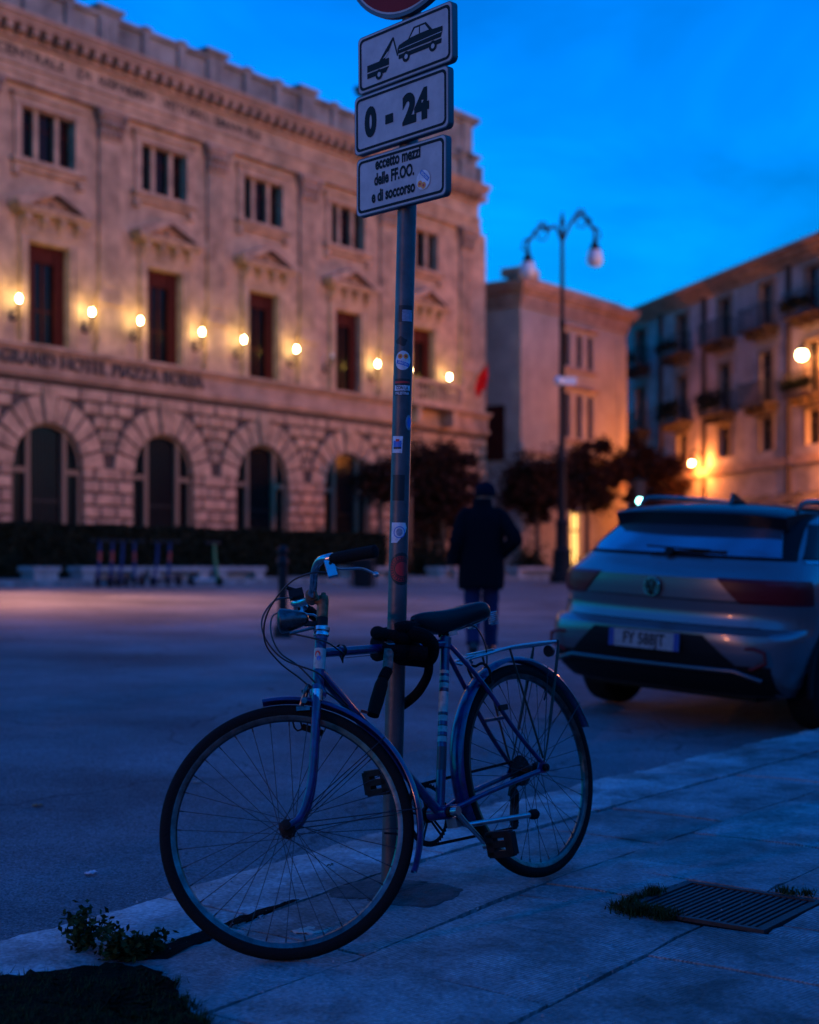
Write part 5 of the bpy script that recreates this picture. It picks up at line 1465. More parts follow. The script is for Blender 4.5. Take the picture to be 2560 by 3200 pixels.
# ================================================================== hedge, bench wall
def leafy_box(m, s0, s1, p0, p1, z0, z1, n, rnd, size=.09):
    for _ in range(n):
        f = rnd.random()
        s_ = rnd.uniform(s0, s1)
        if f < .62: p_ = p0 + abs(rnd.gauss(0, .05)); z_ = rnd.uniform(z0, z1)
        else: p_ = rnd.uniform(p0, p1); z_ = z1 - abs(rnd.gauss(0, .05)) + .07 * sin(s_ * 2.1) * .5
        c = W(s_, p_, z_); a = Vector((rnd.gauss(0, 1), rnd.gauss(0, 1), rnd.gauss(0, 1))).normalized() * size
        b = a.cross(Vector((rnd.gauss(0, 1), rnd.gauss(0, 1), rnd.gauss(0, 1)))).normalized() * size * .7
        m.add([c - a, c + b, c + a, c - b], [(0, 1, 2, 3)])
rnd = random.Random(21)
m = MB(); g = .62
m.add([W(s, p, z) for z in (g, 2.17) for s, p in ((16, 28.5), (40.2, 28.5), (40.2, 29.6), (16, 29.6))], [(0, 1, 5, 4), (1, 2, 6, 5), (2, 3, 7, 6), (3, 0, 4, 7), (4, 5, 6, 7)])
leafy_box(m, 16, 40.3, 28.42, 29.6, g, 2.24, 14000, rnd)
tag(m.build('hedge', 'hedge'), 'long dark clipped hedge in front of the stone palace', 'hedge')
def bench(label, s0, s1, p0, z, h, cat='stone bench', mt='bench', name='stone_bench', grp='pale marble benches along the hedge'):
    c = (s0 + s1) / 2; t = thing(name, label, cat, W(c, p0, z), TH, grp)
    w = (s1 - s0) / 2
    m = MB(); m.box(-w, w, -.3, .3, h - .14, h); o = m.build('seat', mt, t); bv = o.modifiers.new('b', 'BEVEL'); bv.width = .02
    for sx in (-1, 1):
        m = MB(); x0, x1 = sorted((sx * (w - .08), sx * (w - .45))); m.box(x0, x1, -.26, .26, -.2, h - .14); m.build('leg', mt, t)
    m = MB(); m.box(-w + .45, w - .45, .0, .2, -.2, h - .14); m.build('back_slab', mt, t)
zb = zroad(26)
for (xa, xb, lab) in ((0, 170, 'marble bench at the left edge below the hedge'), (232, 436, 'marble bench behind the first four scooters'), (442, 640, 'marble bench between the dark scooters and the green one'),
                      (655, 812, 'marble bench behind the green scooter'), (1075, 1235, 'marble bench behind the sign post'), (1350, 1430, 'short marble bench left of the walking person'), (1600, 1745, 'marble bench between the walking person and the car')):
    def s_at(x, p=26.0):
        r = (x - 1280) / 4444; D = (p + 3.349) / (.607 - .794 * r); return r * D * .607 + D * .794
    bench(lab, s_at(xa) if xa else 22.5, s_at(xb), 26.0, zb, .46)
# kerb strip under the benches
m = MB(); m.add([W(10, 24.6, zroad(24.6) + .10), W(90, 24.6, zroad(24.6) + .10), W(90, 34.0, zroad(34) + .12), W(10, 34.0, zroad(34) + .12), W(10, 24.6, .4), W(90, 24.6, .4)], [(0, 1, 2, 3), (4, 5, 1, 0)])
struct(m.build('far_pavement', 'kerb', tone=[.7] * 6))

# ================================================================== trees
def tree(label, s, p, z0, h, rx, ry, rz, cz, seed, n=5200, lean=0.0):
    rnd = random.Random(seed)
    t = thing('tree', label, 'tree', W(s, p, z0), TH, 'small dark evergreen trees along the far pavement')
    m = MB(); trunk_top = Vector((lean, 0, cz - rz * .55))
    path = smooth_path([(0, 0, -.3), (lean * .3 + .04, .03, trunk_top.z * .5), trunk_top], 6); k = len(path)
    m.tube(path, [.15 - .06 * i / k for i in range(k)], 10)
    clumps = []
    for i in range(42):
        while True:
            v = Vector((rnd.uniform(-1, 1), rnd.uniform(-1, 1), rnd.uniform(-1, 1)))
            if .25 < v.length < 1: break
        c = Vector((lean + v.x * rx * .85, v.y * ry * .85, cz + v.z * rz * .85)); clumps.append((c + Vector((rnd.gauss(0, .22), rnd.gauss(0, .2), rnd.gauss(0, .16))), rnd.uniform(.22, .75)))
    for c, r_ in clumps[:9]: m.tube(smooth_path([trunk_top - Vector((0, 0, .1)), trunk_top.lerp(c, .5) + Vector((0, 0, .08)), c], 4), [.055, .05, .045, .04, .035, .03, .025, .02, .012], 6)
    m.build('trunk', 'bark', t, 50)
    m = MB()
    for _ in range(n):
        c, r_ = clumps[int(rnd.random() * len(clumps))]
        d = Vector((rnd.gauss(0, 1), rnd.gauss(0, 1), rnd.gauss(0, 1))).normalized() * r_ * (rnd.random() ** .5) * (1.65 if rnd.random() < .32 else 1.0)
        q = c + Vector((d.x, d.y, d.z * .8)); a = Vector((rnd.gauss(0, 1), rnd.gauss(0, 1), rnd.gauss(0, .6))).normalized() * .105
        b = a.cross(Vector((rnd.gauss(0, 1), rnd.gauss(0, 1), rnd.gauss(0, 1)))).normalized() * .06
        m.add([q - a, q + b, q + a, q - b], [(0, 1, 2, 3)])
    m.build('crown', 'leaf', t)
    return t
def s_px(x, p):
    r = (x - 1280) / 4444; D = (p + 3.349) / (.607 - .794 * r); return r * D * .607 + D * .794, D
for (x, p, yc, hw, hh, lab, seed) in ((1385, 29.5, 1520, 140, 165, 'full dark reddish tree just right of the sign post', 1), (1190, 29.0, 1505, 85, 58, 'thin low branching tree just left of the sign post', 2),
                                      (1680, 29.5, 1525, 130, 115, 'ragged dark tree right of the walking person', 3), (1835, 30.5, 1500, 140, 135, 'dark tree behind the tall lamp post', 4),
                                      (1990, 31.5, 1505, 150, 130, 'dark tree over the left end of the parked car', 5), (2130, 32.5, 1520, 100, 95, 'small dark tree left of and below the low orange lamp', 6), (2330, 30.5, 1510, 140, 115, 'dark tree right of the low orange lamp above the car', 7),
                                      (2500, 29.5, 1505, 150, 120, 'dark tree at the right edge above the car', 8)):
    s_, D_ = s_px(x, p); k = 4444 / D_
    z0 = zroad(p)
    tree(lab, s_, p, z0, 0, hw / k, hw / k * .9, hh / k, 1.02 + (1775 - yc) / k - z0, seed, 9500 if hw > 90 else 2800)
# low dark shrubs under the trees
def shrub(label, x, p, w, h, seed):
    rnd = random.Random(seed); s_, D_ = s_px(x, p)
    t = Vector(W(s_, p, zroad(p))); m = MB(); m.tube([(0, 0, 0), (0, 0, h * .5)], .05, 6)
    for _ in range(2200):
        v = Vector((rnd.gauss(0, .38) * w, rnd.gauss(0, .38) * w, abs(rnd.gauss(0, .42)) * h)); a = Vector((rnd.gauss(0, 1), rnd.gauss(0, 1), rnd.gauss(0, .6))).normalized() * .08
        b = a.cross(Vector((rnd.gauss(0, 1), rnd.gauss(0, 1), rnd.gauss(0, 1)))).normalized() * .05
        m.add([v - a, v + b, v + a, v - b], [(0, 1, 2, 3)])
    o = m.build('shrub', 'hedge', None, None, t); tag(o, label, 'shrub', 'low dark shrubs under the trees')
shrub('low dark shrub below the round tree right of the sign post', 1350, 29, 1.3, 1.5, 31)
shrub('low dark shrub just right of the walking person', 1655, 28, .9, 1.2, 32)
shrub('low dark shrub left of the parked car under the lit doorway', 1840, 28.5, .9, .9, 33)

# ================================================================== double lamp post
def build_lamppost():
    x = 1757; D = 47.0; X_ = (x - 1280) / 4444 * D
    s_, p_ = sp_of(X_, D); zg = zroad(p_) + .02
    px = lambda v: v * D / 4444
    t = thing('lamp_post', 'tall black double armed lamp post with two unlit hanging lanterns', 'lamp post', (X_, D, zg))
    H = 1.02 + (1775 - 705) / 4444 * D - zg
    m = MB(); m.lathe([(.42, 0), (.42, .25), (.34, .30), (.30, .95), (.34, 1.05), (.22, 1.15), (.19, 1.9), (.24, 2.0), (.15, 2.1), (.125, 4.0), (.16, 4.05), (.11, 4.15), (.09, H * .72), (.12, H * .725), (.075, H * .74), (.055, H), (.10, H + .05), (.02, H + .45)], (0, 0, 0), (0, 0, 1), 16)
    m.build('post', 'postiron', t, 40)
    # arm plane runs along the street crossing
    def arm(dx, dz, ysh):
        e = Vector((px(dx), ysh, 1.02 + (1775 - dz) / 4444 * D - zg)); top = Vector((e.x * .58, ysh * .6, e.z + abs(px(dx)) * .62 + .80))
        sgn = 1 if dx > 0 else -1
        pth = smooth_path([(0, 0, H - .55), (sgn * .22, ysh * .1, H - .05), (e.x * .42, ysh * .4, top.z - .08), (e.x * .66, ysh * .7, top.z - .02), (e.x * .92, ysh * .9, top.z - .45), (e.x, ysh, e.z + 1.05), (e.x, ysh, e.z + .75)], 7)
        m = MB(); m.tube(pth, .052, 8)
        # scroll work under the arm
        sc = [Vector((e.x * .62, ysh * .6, top.z - .30)) + Vector((sgn * (.30 - .024 * i / 2) * cos(i * .42), 0, (.26 - .02 * i / 2) * sin(i * .42))) for i in range(20)]
        m.tube(sc, .028, 6)
        m.tube(smooth_path([(e.x * .92, ysh * .9, top.z - .4), (e.x * 1.10, ysh, top.z - .50), (e.x * 1.16, ysh, top.z - .75), (e.x * 1.05, ysh, top.z - .82)], 5), .028, 6)
        m.tube(smooth_path([(e.x * .35, ysh * .3, top.z - .2), (e.x * .5, ysh * .5, top.z + .12), (e.x * .7, ysh * .7, top.z + .08)], 5), .03, 6)
        a = m.build('arm', 'postiron', t, 50)
        m = MB(); m.lathe([(.05, .80), (.07, .62), (.16, .42), (.20, .30)], e, (0, 0, 1), 14); m.build('lantern_hood', 'postiron', a, 40)
        m = MB(); m.lathe([(.20, .30), (.25, .12), (.27, -.02), (.20, -.18), (.04, -.24)], e, (0, 0, 1), 16); m.build('lantern_glass', 'globe_off', a, 50)
    arm((1110 / .67383 - 1757), 855, -.3); arm((1255 / .67383 - 1757), 805, .3)
    m = MB(); z = 1.02 + (1775 - 1192) / 4444 * D - zg
    m.box(-.05, .45, -.16, -.12, z - .12, z + .12); m.ball((-.12, -.12, z), .16, 12, 8); m.build('camera_box', 'globe_off', t, 40)
build_lamppost()

def off_lamp(label, x, y, h, watts, spot=False):
    s_, p_ = sp_of(x, y); z = zroad(p_) if p_ > 0 else 0
    t = thing('street_lamp', label, 'street lamp', (x, y, z), 0, 'street lamps standing round the square')
    m = MB(); m.lathe([(.22, 0), (.22, .4), (.10, .6), (.07, h - .4), (.12, h - .3)], (0, 0, 0), (0, 0, 1), 12); m.build('post', 'postiron', t, 40)
    m = MB(); m.ball((0, 0, h), .12, 16, 10); m.build('lamp_globe', 'globe_street', t, 60)
    if spot:
        m = MB(); m.lathe([(.42, -.10), (.30, .08), (.10, .20), (.03, .26)], (0, 0, h + .02), (0, 0, 1), 18, cap=False); m.build('lamp_hood', 'postiron', t, 40)
        d = bpy.data.lights.new('lamp_light', 'SPOT'); d.energy = watts; d.color = (1.0, .36, .20); d.spot_size = radians(spot); d.spot_blend = 0.9; d.shadow_soft_size = .15
        o = bpy.data.objects.new('lamp_light', d); scene.collection.objects.link(o); o.parent = t; o.location = (0, 0, h - .16); o.rotation_euler = (0, radians(-24), 0)
    else: light('lamp_light', (0, 0, h + .45), (1.0, .30, .13), watts, .3, t)
off_lamp('hooded orange lamp on a post left of the square near the scooters', -8.9, 26.0, 4.6, 3300, 132)
off_lamp('orange globe lamp on a tall post, added out of view at right to warm the facades', 15.5, 41.0, 6.0, 900)  # added lamp: warms the right bays and cornice undersides from below
off_lamp('orange globe lamp on a low post, added behind and left of the viewer to tint the signs and car', -13.0, -7.0, 2.6, 460)  # added lamp, set low to tint signs and car while sparing the road

# traffic light beyond the car
def build_signal():
    D = 58.; X_ = (2000 - 1280) / 4444 * D; s_, p_ = sp_of(X_, D); zg = zroad(p_); z = 1.02 + (1775 - 1566) / 4444 * D - zg
    t = thing('traffic_light', 'small traffic signal showing a green light above the left end of the car roof', 'traffic light', (X_, D, zg), 0)
    m = MB(); m.tube([(0, .2, 0), (0, .2, z + .6)], .06, 10); m.build('pole', 'postiron', t, 40)
    m = MB(); m.box(-.17, .17, -.02, .12, z - .22, z + .78); m.build('signal_head', 'iron', t)
    for i, (dz, mm) in enumerate(((0, 'green_lens'), (.28, 'iron'), (.56, 'iron'))):
        m = MB(); m.lathe([(.105, 0), (.10, .02), (.04, .035)], (0, -.02, z + dz), (0, -1, 0), 18); m.build('signal_lens', mm, t, 50)
build_signal()

# ================================================================== bollards
def bollard(label, x, yb, ytop, D):
    X_ = (x - 1280) / 4444 * D; s_, p_ = sp_of(X_, D); z = zroad(p_); H = (yb - ytop) / 4444 * D
    t = thing('bollard', label, 'bollard', (X_, D, z), 0, 'black iron bollards on the road')
    m = MB(); m.lathe([(.11, -.05), (.11, .10), (.075, .16), (.055, .25), (.052, H - .22), (.07, H - .2), (.07, H - .15), (.045, H - .12), (.045, H - .09)], (0, 0, 0), (0, 0, 1), 18); m.build('shaft', 'postiron', t, 40)
    m = MB(); m.ball((0, 0, H - .05), .065, 16, 10); m.build('ball_top', 'postiron', t, 60)
bollard('black bollard with ball top on the road just behind the bicycle handlebar', 884, 1990, 1707, 16.4)
# litter bin near the hedge
def build_bin():
    s_, p_ = sp_of((1135 - 1280) / 4444 * 38, 38.); z = zroad(p_)
    t = thing('litter_bin', 'dark round litter bin in front of the hedge, seen behind the bicycle grip', 'litter bin', W(s_, p_, z))
    m = MB(); m.lathe([(.24, 0), (.28, .06), (.30, .72), (.32, .75), (.26, .78), (.05, .80)], (0, 0, 0), (0, 0, 1), 18); m.build('drum', 'iron', t, 40)
    m = MB(); m.tube([(.33, 0, 0), (.33, 0, 1.0), (-.33, 0, 1.0), (-.33, 0, 0)], .025, 8); m.build('frame', 'postiron', t, 40)
build_bin()

# ================================================================== scooters
def scooter(label, x, D, mats, rot, grp='electric scooters parked in a row'):
    X_ = (x - 1280) / 4444 * D; s_, p_ = sp_of(X_, D); z = zroad(p_) + .0
    t = thing('electric_scooter', label, 'scooter', (X_, D, z), rot, grp)
    stem, deck, refl = mats
    m = MB(); m.box(-.09, .09, -.05, .75, .13, .20); o = m.build('deck', deck, t)
    bv = o.modifiers.new('b', 'BEVEL'); bv.width = .02
    m = MB(); m.tube([(0, -.12, .20), (0, -.02, .62), (0, .03, 1.08)], [.045, .035, .03], 10); m.tube([(0, -.12, .2), (0, -.14, .12)], .05, 8); st = m.build('stem', stem, t, 50)
    m = MB(); m.tube([(0, -.022, .60), (0, .010, .86)], [.0385, .036], 10); m.build('reflective_band', refl, st, 50)
    m = MB(); m.tube([(-.26, .06, 1.12), (-.1, .03, 1.12), (.1, .03, 1.12), (.26, .06, 1.12)], .018, 8); m.build('handlebar', 'scooter', t, 50)
    for y in (-.16, .86):
        m = MB(); m.lathe([(.06, -.035), (.12, -.03), (.13, 0), (.12, .03), (.06, .035)], (0, y, .13), (1, 0, 0), 18); m.build('wheel', 'rubber', t, 50)
    m = MB(); m.tube([(0, .62, .17), (0, .80, .29), (0, .98, .22)], .035, 8); m.build('mudguard', 'scooter', t, 50)
rs = random.Random(9)
for i, (x, st, rf, lab) in enumerate(((312, 'scootblue', 'scootred', 'dark scooter with red and pale blue stem, leftmost of the row'), (351, 'scootblue', 'scootred', 'scooter with blue stem and red band, second from the left'),
                                      (383, 'scootblue', 'scootblue', 'scooter with plain dull blue stem, third from the left'), (420, 'scootblue', 'scootred', 'scooter with short red band, fourth from the left'),
                                      (492, 'scootblue', 'scootblue', 'scooter with bright blue stem, fifth from the left after the gap'), (530, 'scootblue', 'scootred', 'scooter with orange red band, last of the dark row'))):
    scooter(lab, x, 34.2 + .35 * i, (st, 'scooter', rf), rs.uniform(-.5, .3))
scooter('scooter with green stem and white front, standing alone right of the row', 672, 36.5, ('scootgreen', 'scootwhite', 'scootgreen'), .9, 'electric scooters parked in a row')

# ================================================================== car
def build_car():
    yaw = atan2(U[1], U[0]) - radians(4.0)
    C0 = Vector((1.508, 9.14)); s0, p0 = sp_of(C0.x, C0.y)
    zc = zroad(p0) + .005
    car = thing('parked_car', 'grey hatchback with black roof parked at the kerb, seen from behind', 'car', (C0.x, C0.y, zc))
    roll = -atan2(.055, 1)
    # local axes: x forward (U), y left, z up
    Mx = Matrix.Rotation(yaw, 4, 'Z') @ Matrix.Rotation(-roll * 1.0, 4, 'X')
    car.matrix_world = Matrix.Translation((C0.x, C0.y, zc)) @ Mx
    def P(mb, name, m, parent=None, sm=40): return mb.build(name, m, parent or car, sm)
    # z level -> (rear x, corner depth, exponent, half width, front x, front depth)
    lv = [(.24, .16, .30, 3.2, .80, 4.02, .6), (.32, .07, .34, 3.2, .86, 4.12, .6), (.40, .02, .36, 3.2, .885, 4.17, .65), (.50, -.02, .38, 3.0, .900, 4.19, .7), (.58, -.035, .40, 2.8, .908, 4.19, .75), (.628, -.035, .42, 2.7, .91, 4.18, .8),
          (.655, .00, .43, 2.6, .91, 4.18, .8), (.672, .055, .44, 2.6, .91, 4.17, .8), (.74, .075, .45, 2.6, .91, 4.16, .85), (.82, .060, .47, 2.6, .908, 4.13, .9), (.835, .040, .47, 2.6, .908, 4.12, .9), (.90, .035, .47, 2.6, .902, 4.06, .9), (.965, .035, .48, 2.6, .893, 3.98, 1.0),
          (.980, .065, .48, 2.6, .886, 3.92, 1.0), (1.03, .15, .48, 2.6, .870, 3.70, 1.0), (1.08, .20, .48, 2.6, .845, 3.38, 1.0), (1.10, .235, .46, 2.6, .825, 3.16, .8), (1.16, .30, .44, 2.7, .805, 3.02, .7), (1.24, .40, .42, 2.8, .775, 2.86, .65), (1.32, .50, .40, 2.9, .742, 2.68, .6),
          (1.39, .60, .38, 3.0, .705, 2.50, .55), (1.43, .68, .40, 2.8, .672, 2.36, .55), (1.465, .80, .45, 2.6, .62, 2.22, .55), (1.495, 1.0, .5, 2.4, .50, 2.0, .5), (1.51, 1.25, .4, 2.2, .30, 1.75, .3)]
    zq = lambda z: z if z < 1.10 else 1.10 + (z - 1.10) * .86
    lv = [(zq(l[0]),) + l[1:] for l in lv]
    Zs = [l[0] for l in lv]
    def at(z):
        if z <= Zs[0]: return lv[0][1:]
        for a, b in zip(lv[:-1], lv[1:]):
            if a[0] <= z <= b[0]:
                t = (z - a[0]) / (b[0] - a[0]); return tuple(a[i] + (b[i] - a[i]) * t for i in range(1, 7))
        return lv[-1][1:]
    def xr(y, z):
        x0, c, k, w, xf, cf = at(z); q = min(1, abs(y) / w); return x0 + c * (1 - (1 - q ** k) ** (1 / k))
    def yw(x, z):
        x0, c, k, w, xf, cf = at(z)
        if x < x0 + c: q = max(0, 1 - (x - x0) / c); return w * (1 - q ** k) ** (1 / k)
        return w
    WX = (.86, 3.45); WR = .335
    rows = []
    zl = []
    for a, b in zip(Zs[:-1], Zs[1:]):
        n = max(1, int(math.ceil((b - a) / .035))); zl += [a + (b - a) * i / n for i in range(n)]
    zl.append(Zs[-1])
    NR, NS, NF = 14, 74, 8
    vs = []
    for z in zl:
        x0, c, k, w, xf, cf = at(z); pts = []
        for i in range(NR + 1):
            th = (pi / 2) * i / NR; q = sin(th); pts.append((x0 + c * (1 - max(0, 1 - q ** k) ** (1 / k)), q * w))
        a_, b_ = x0 + c, xf - cf
        for i in range(1, NS): pts.append((a_ + (b_ - a_) * i / NS, w * (1 - .012 * max(0, (i / NS - .6)) * 5)))
        wf = w * .976
        for i in range(NF + 1):
            th = (pi / 2) * i / NF; q = cos(th); pts.append((xf - cf + cf * (1 - q ** 2.4) ** (1 / 2.4), q * wf))
        left = []
        for (x, y) in pts:
            for wx in WX:
                d = sqrt((x - wx) ** 2 + (z - WR) ** 2)
                if d < .395 and y > .6: y = y - .26 * min(1, (.395 - d) / .02)
            left.append((x, y, z))
        right = [(x, -y, z_) for (x, y, z_) in left[::-1]]
        vs.append(left + right[1:-1])
    K = len(vs[0]); flat = [v for r in vs for v in r]; fs = []
    for i in range(len(vs) - 1):
        for k in range(K): k2 = (k + 1) % K; fs.append((i * K + k, i * K + k2, (i + 1) * K + k2, (i + 1) * K + k))
    fs.append(tuple((len(vs) - 1) * K + k for k in range(K))); fs.append(tuple(range(K - 1, -1, -1)))
    body = MB(); body.add(flat, fs); P(body, 'body', 'carpaint', None, 38)
    def rear_patch(name, m, poly, off, parent=None, ny=40, nz=16, thick=.012):
        """poly: function z -> (y0, y1) between z limits"""
        z0, z1, f = poly; vs = []; vb = []
        for i in range(nz + 1):
            z = z0 + (z1 - z0) * i / nz; a, b = f(z)
            for j in range(ny + 1):
                y = a + (b - a) * j / ny; x = xr(y, z); vs.append((x - off, y, z)); vb.append((x - off + thick, y, z))
        N1 = ny + 1; fs = [(i * N1 + j, (i + 1) * N1 + j, (i + 1) * N1 + j + 1, i * N1 + j + 1) for i in range(nz) for j in range(ny)]
        o = len(vs)
        for j in range(ny): fs.append((j, j + 1, o + j + 1, o + j)); fs.append((nz * N1 + j + 1, nz * N1 + j, o + nz * N1 + j, o + nz * N1 + j + 1))
        for i in range(nz): fs.append(((i + 1) * N1, i * N1, o + i * N1, o + (i + 1) * N1)); fs.append((i * N1 + ny, (i + 1) * N1 + ny, o + (i + 1) * N1 + ny, o + i * N1 + ny))
        mb = MB(); mb.add(vs + vb, fs); return P(mb, name, m, parent, 40)
    def lin(z, za, a, zb_, b): t = (z - za) / (zb_ - za); return a + (b - a) * t
    tg = rear_patch('rear_window', 'carblack', (1.095, 1.383, lambda z: (-lin(z, 1.095, .775, 1.383, .665), lin(z, 1.095, .775, 1.383, .665))), .010)
    rear_patch('window_glass', 'carglass', (1.112, 1.31, lambda z: (-lin(z, 1.112, .705, 1.31, .595), lin(z, 1.112, .705, 1.31, .595))), .020, tg)
    wp = MB(); wp.bar((xr(0, 1.13) - .045, .0, 1.125), (xr(-.4, 1.14) - .04, -.38, 1.135), .018, .014); wp.lathe([(.03, 0), (.03, .03)], (xr(0, 1.10) - .01, 0, 1.115), (-1, 0, .3), 14); wp.bar((xr(0, 1.13) - .045, .18, 1.150), (xr(0, 1.13) - .040, -.28, 1.140), .022, .012)
    P(wp, 'wiper', 'carblack')
    spo = MB(); n = 24; v = []
    for i in range(n + 1):
        y = -.64 + 1.28 * i / n; e = (abs(y) / .64) ** 3
        v += [(.44 + .10 * e, y, 1.382 - .02 * e), (.46 + .10 * e, y, 1.398 - .025 * e), (.80, y, 1.440 - .035 * e), (1.05, y, 1.458 - .05 * e), (1.05, y, 1.41 - .05 * e), (.52 + .07 * e, y, 1.285 - .02 * e)]
    f = [(i * 6 + k, i * 6 + (k + 1) % 6, (i + 1) * 6 + (k + 1) % 6, (i + 1) * 6 + k) for i in range(n) for k in range(6)] + [(0, 1, 2, 3, 4, 5), tuple(n * 6 + k for k in range(5, -1, -1))]
    spo.add(v, f); P(spo, 'roof_spoiler', 'spoiler', None, 35)
    rf = MB(); vs = []; n = 14
    for i in range(n + 1):
        x = 1.0 + 1.25 * i / n
        for j in range(n + 1):
            y = -.56 + 1.12 * j / n; vs.append((x, y, 1.456 + .012 * (1 - (y / .56) ** 2) + .006 * sin(pi * i / n)))
    rf.add(vs, [(i * (n + 1) + j, i * (n + 1) + j + 1, (i + 1) * (n + 1) + j + 1, (i + 1) * (n + 1) + j) for i in range(n) for j in range(n)]); P(rf, 'roof_panel', 'cargloss')
    for sd in (-1, 1):
        r = MB(); r.tube(smooth_path([(.78, sd * .60, 1.41), (.86, sd * .605, 1.47), (1.2, sd * .60, 1.487), (1.9, sd * .60, 1.487), (2.25, sd * .60, 1.455), (2.3, sd * .60, 1.41)], 5), .014, 8, flat=1.3); P(r, 'roof_rail', 'cargloss', None, 50)
    an = MB(); an.add([(.98, -.02, 1.44), (.98, .02, 1.44), (1.18, .03, 1.455), (1.18, -.03, 1.455), (1.00, -.006, 1.53), (1.00, .006, 1.53), (1.04, .006, 1.527), (1.04, -.006, 1.527)], [(0, 1, 5, 4), (1, 2, 6, 5), (2, 3, 7, 6), (3, 0, 4, 7), (4, 5, 6, 7)]); P(an, 'antenna_fin', 'cargloss')
    for sd in (-1, 1):
        def fl(z, sd=sd):
            a = lin(z, .82, .58, .975, .43); b = .872
            return (a, b) if sd > 0 else (-b, -a)
        tl = rear_patch('tail_light', 'tail', (.82, .975, fl), .012, None, 26, 8, .03)
        def fl2(z, sd=sd): a, b = (.47, .60); a = lin(z, .88, .56, .97, .45); return (a, .62) if sd > 0 else (-.62, -a)
        # wrap of the lamp onto the flank
        s_ = MB(); vs = []; nx = 10; nz = 5
        for i in range(nx + 1):
            for j in range(nz + 1):
                z = .82 + .155 * j / nz; x = .28 + (.44 - .28) * i / nx; vs.append((x, sd * (yw(x, z) + .008), z))
        s_.add(vs, [(i * (nz + 1) + j, i * (nz + 1) + j + 1, (i + 1) * (nz + 1) + j + 1, (i + 1) * (nz + 1) + j) for i in range(nx) for j in range(nz)]); P(s_, 'lamp_flank', 'tail', tl)
        # exhaust shaped bumper frames
        ex = MB(); pth = [(xr(.72, z) - .012, sd * y, z) for y, z in ((.56, .50), (.60, .435), (.70, .425), (.80, .47), (.79, .535), (.72, .555), (.60, .545))]
        ex.tube(pth, .012, 8, closed=True); P(ex, 'bumper_reflector', 'tail', None, 50)
    # bumper lower black section and number plate recess
    rear_patch('bumper_skirt', 'carblack', (.245, .44, lambda z: (-.80, .80)), .008, None, 40, 8)
    rear_patch('plate_recess', 'carblack', (.44, .615, lambda z: (-lin(z, .44, .60, .615, .40), lin(z, .44, .60, .615, .40))), .006, None, 30, 8)
    st = MB(); st.tube([(xr(y, .405) - .022, y, .405 - .05 * (abs(y) > .60) * (abs(y) - .60) * 6) for y in [-.76 + .04 * i for i in range(39)]], .016, 8); P(st, 'skid_strip', 'wheelalloy', None, 60)
    xp = xr(0, .56) - .022
    pl = MB(); pl.box(xp - .006, xp, -.26, .26, .500, .612); plo = P(pl, 'number_plate', 'plate', None, None)
    for y0, y1 in ((-.26, -.222), (.222, .26)):
        q = MB(); q.box(xp - .0085, xp - .0065, y0, y1, .501, .611); P(q, 'plate_band', 'plateblue', plo, None)
    vs, f = text_geo('FY 588JT', .105, .002, 0, .80); q = MB(); q.add([(xp - .0085, -v[0], .556 + v[1]) for v in vs], [t_ for t_ in f]); P(q, 'plate_lettering', 'signblack', plo, None)
    # round badge
    bx = xr(0, .90) - .012
    bd = MB(); bd.lathe([(.062, 0), (.062, .012), (.054, .016)], (bx, 0, .893), (-1, 0, 0), 28); bo = P(bd, 'badge', 'carblack')
    q = MB(); q.tube([(bx - .016, .057 * cos(2 * pi * i / 32), .893 + .057 * sin(2 * pi * i / 32)) for i in range(32)], .0035, 6, closed=True)
    for pts in (((-.020, .050), (0, .008), (.020, .050)), ((-.046, .028), (-.024, -.042), (0, .0), (.024, -.042), (.046, .028))):
        q.tube([(bx - .017, y, .893 + z) for y, z in pts], .0035, 6)
    P(q, 'badge_emblem', 'chrome', bo)
    # tailgate seams
    for z in (.672,):
        q = MB(); q.tube([(xr(y, z) - .002, y, z) for y in [-.70 + .05 * i for i in range(29)]], .004, 6); P(q, 'tailgate_seam', 'carblack')
    # side glass
    for sd in (-1, 1):
        def side_patch(name, m, z0, z1, fx, off, parent=None):
            vs = []; nx, nz = 24, 8
            for j in range(nz + 1):
                z = z0 + (z1 - z0) * j / nz; a, b = fx(z)
                for i in range(nx + 1): x = a + (b - a) * i / nx; vs.append((x, sd * (yw(x, z) + off), z))
            mb = MB(); mb.add(vs, [(j * (nx + 1) + i, j * (nx + 1) + i + 1, (j + 1) * (nx + 1) + i + 1, (j + 1) * (nx + 1) + i) for i in range(nx) for j in range(nz)]); return P(mb, name, m, parent)
        side_patch('quarter_window', 'glass', 1.11, 1.332, lambda z: (lin(z, 1.11, .50, 1.332, .76), 1.28), .006)
        side_patch('door_window', 'glass', 1.11, 1.358, lambda z: (1.33, 2.02), .006)
        side_patch('door_window', 'glass', 1.11, 1.358, lambda z: (2.08, lin(z, 1.11, 2.86, 1.358, 2.42)), .006)
        side_patch('window_trim', 'chrome', 1.085, 1.10, lambda z: (.50, 2.9), .008)
        side_patch('sill_cladding', 'carblack', .25, .36, lambda z: (1.28, 3.03), .012)
        for xx in (1.30, 2.05, 3.0):
            q = MB(); q.tube([(xx, sd * (yw(xx, z) + .001), z) for z in [.38 + .06 * i for i in range(12)]], .003, 5); P(q, 'door_seam', 'carblack')
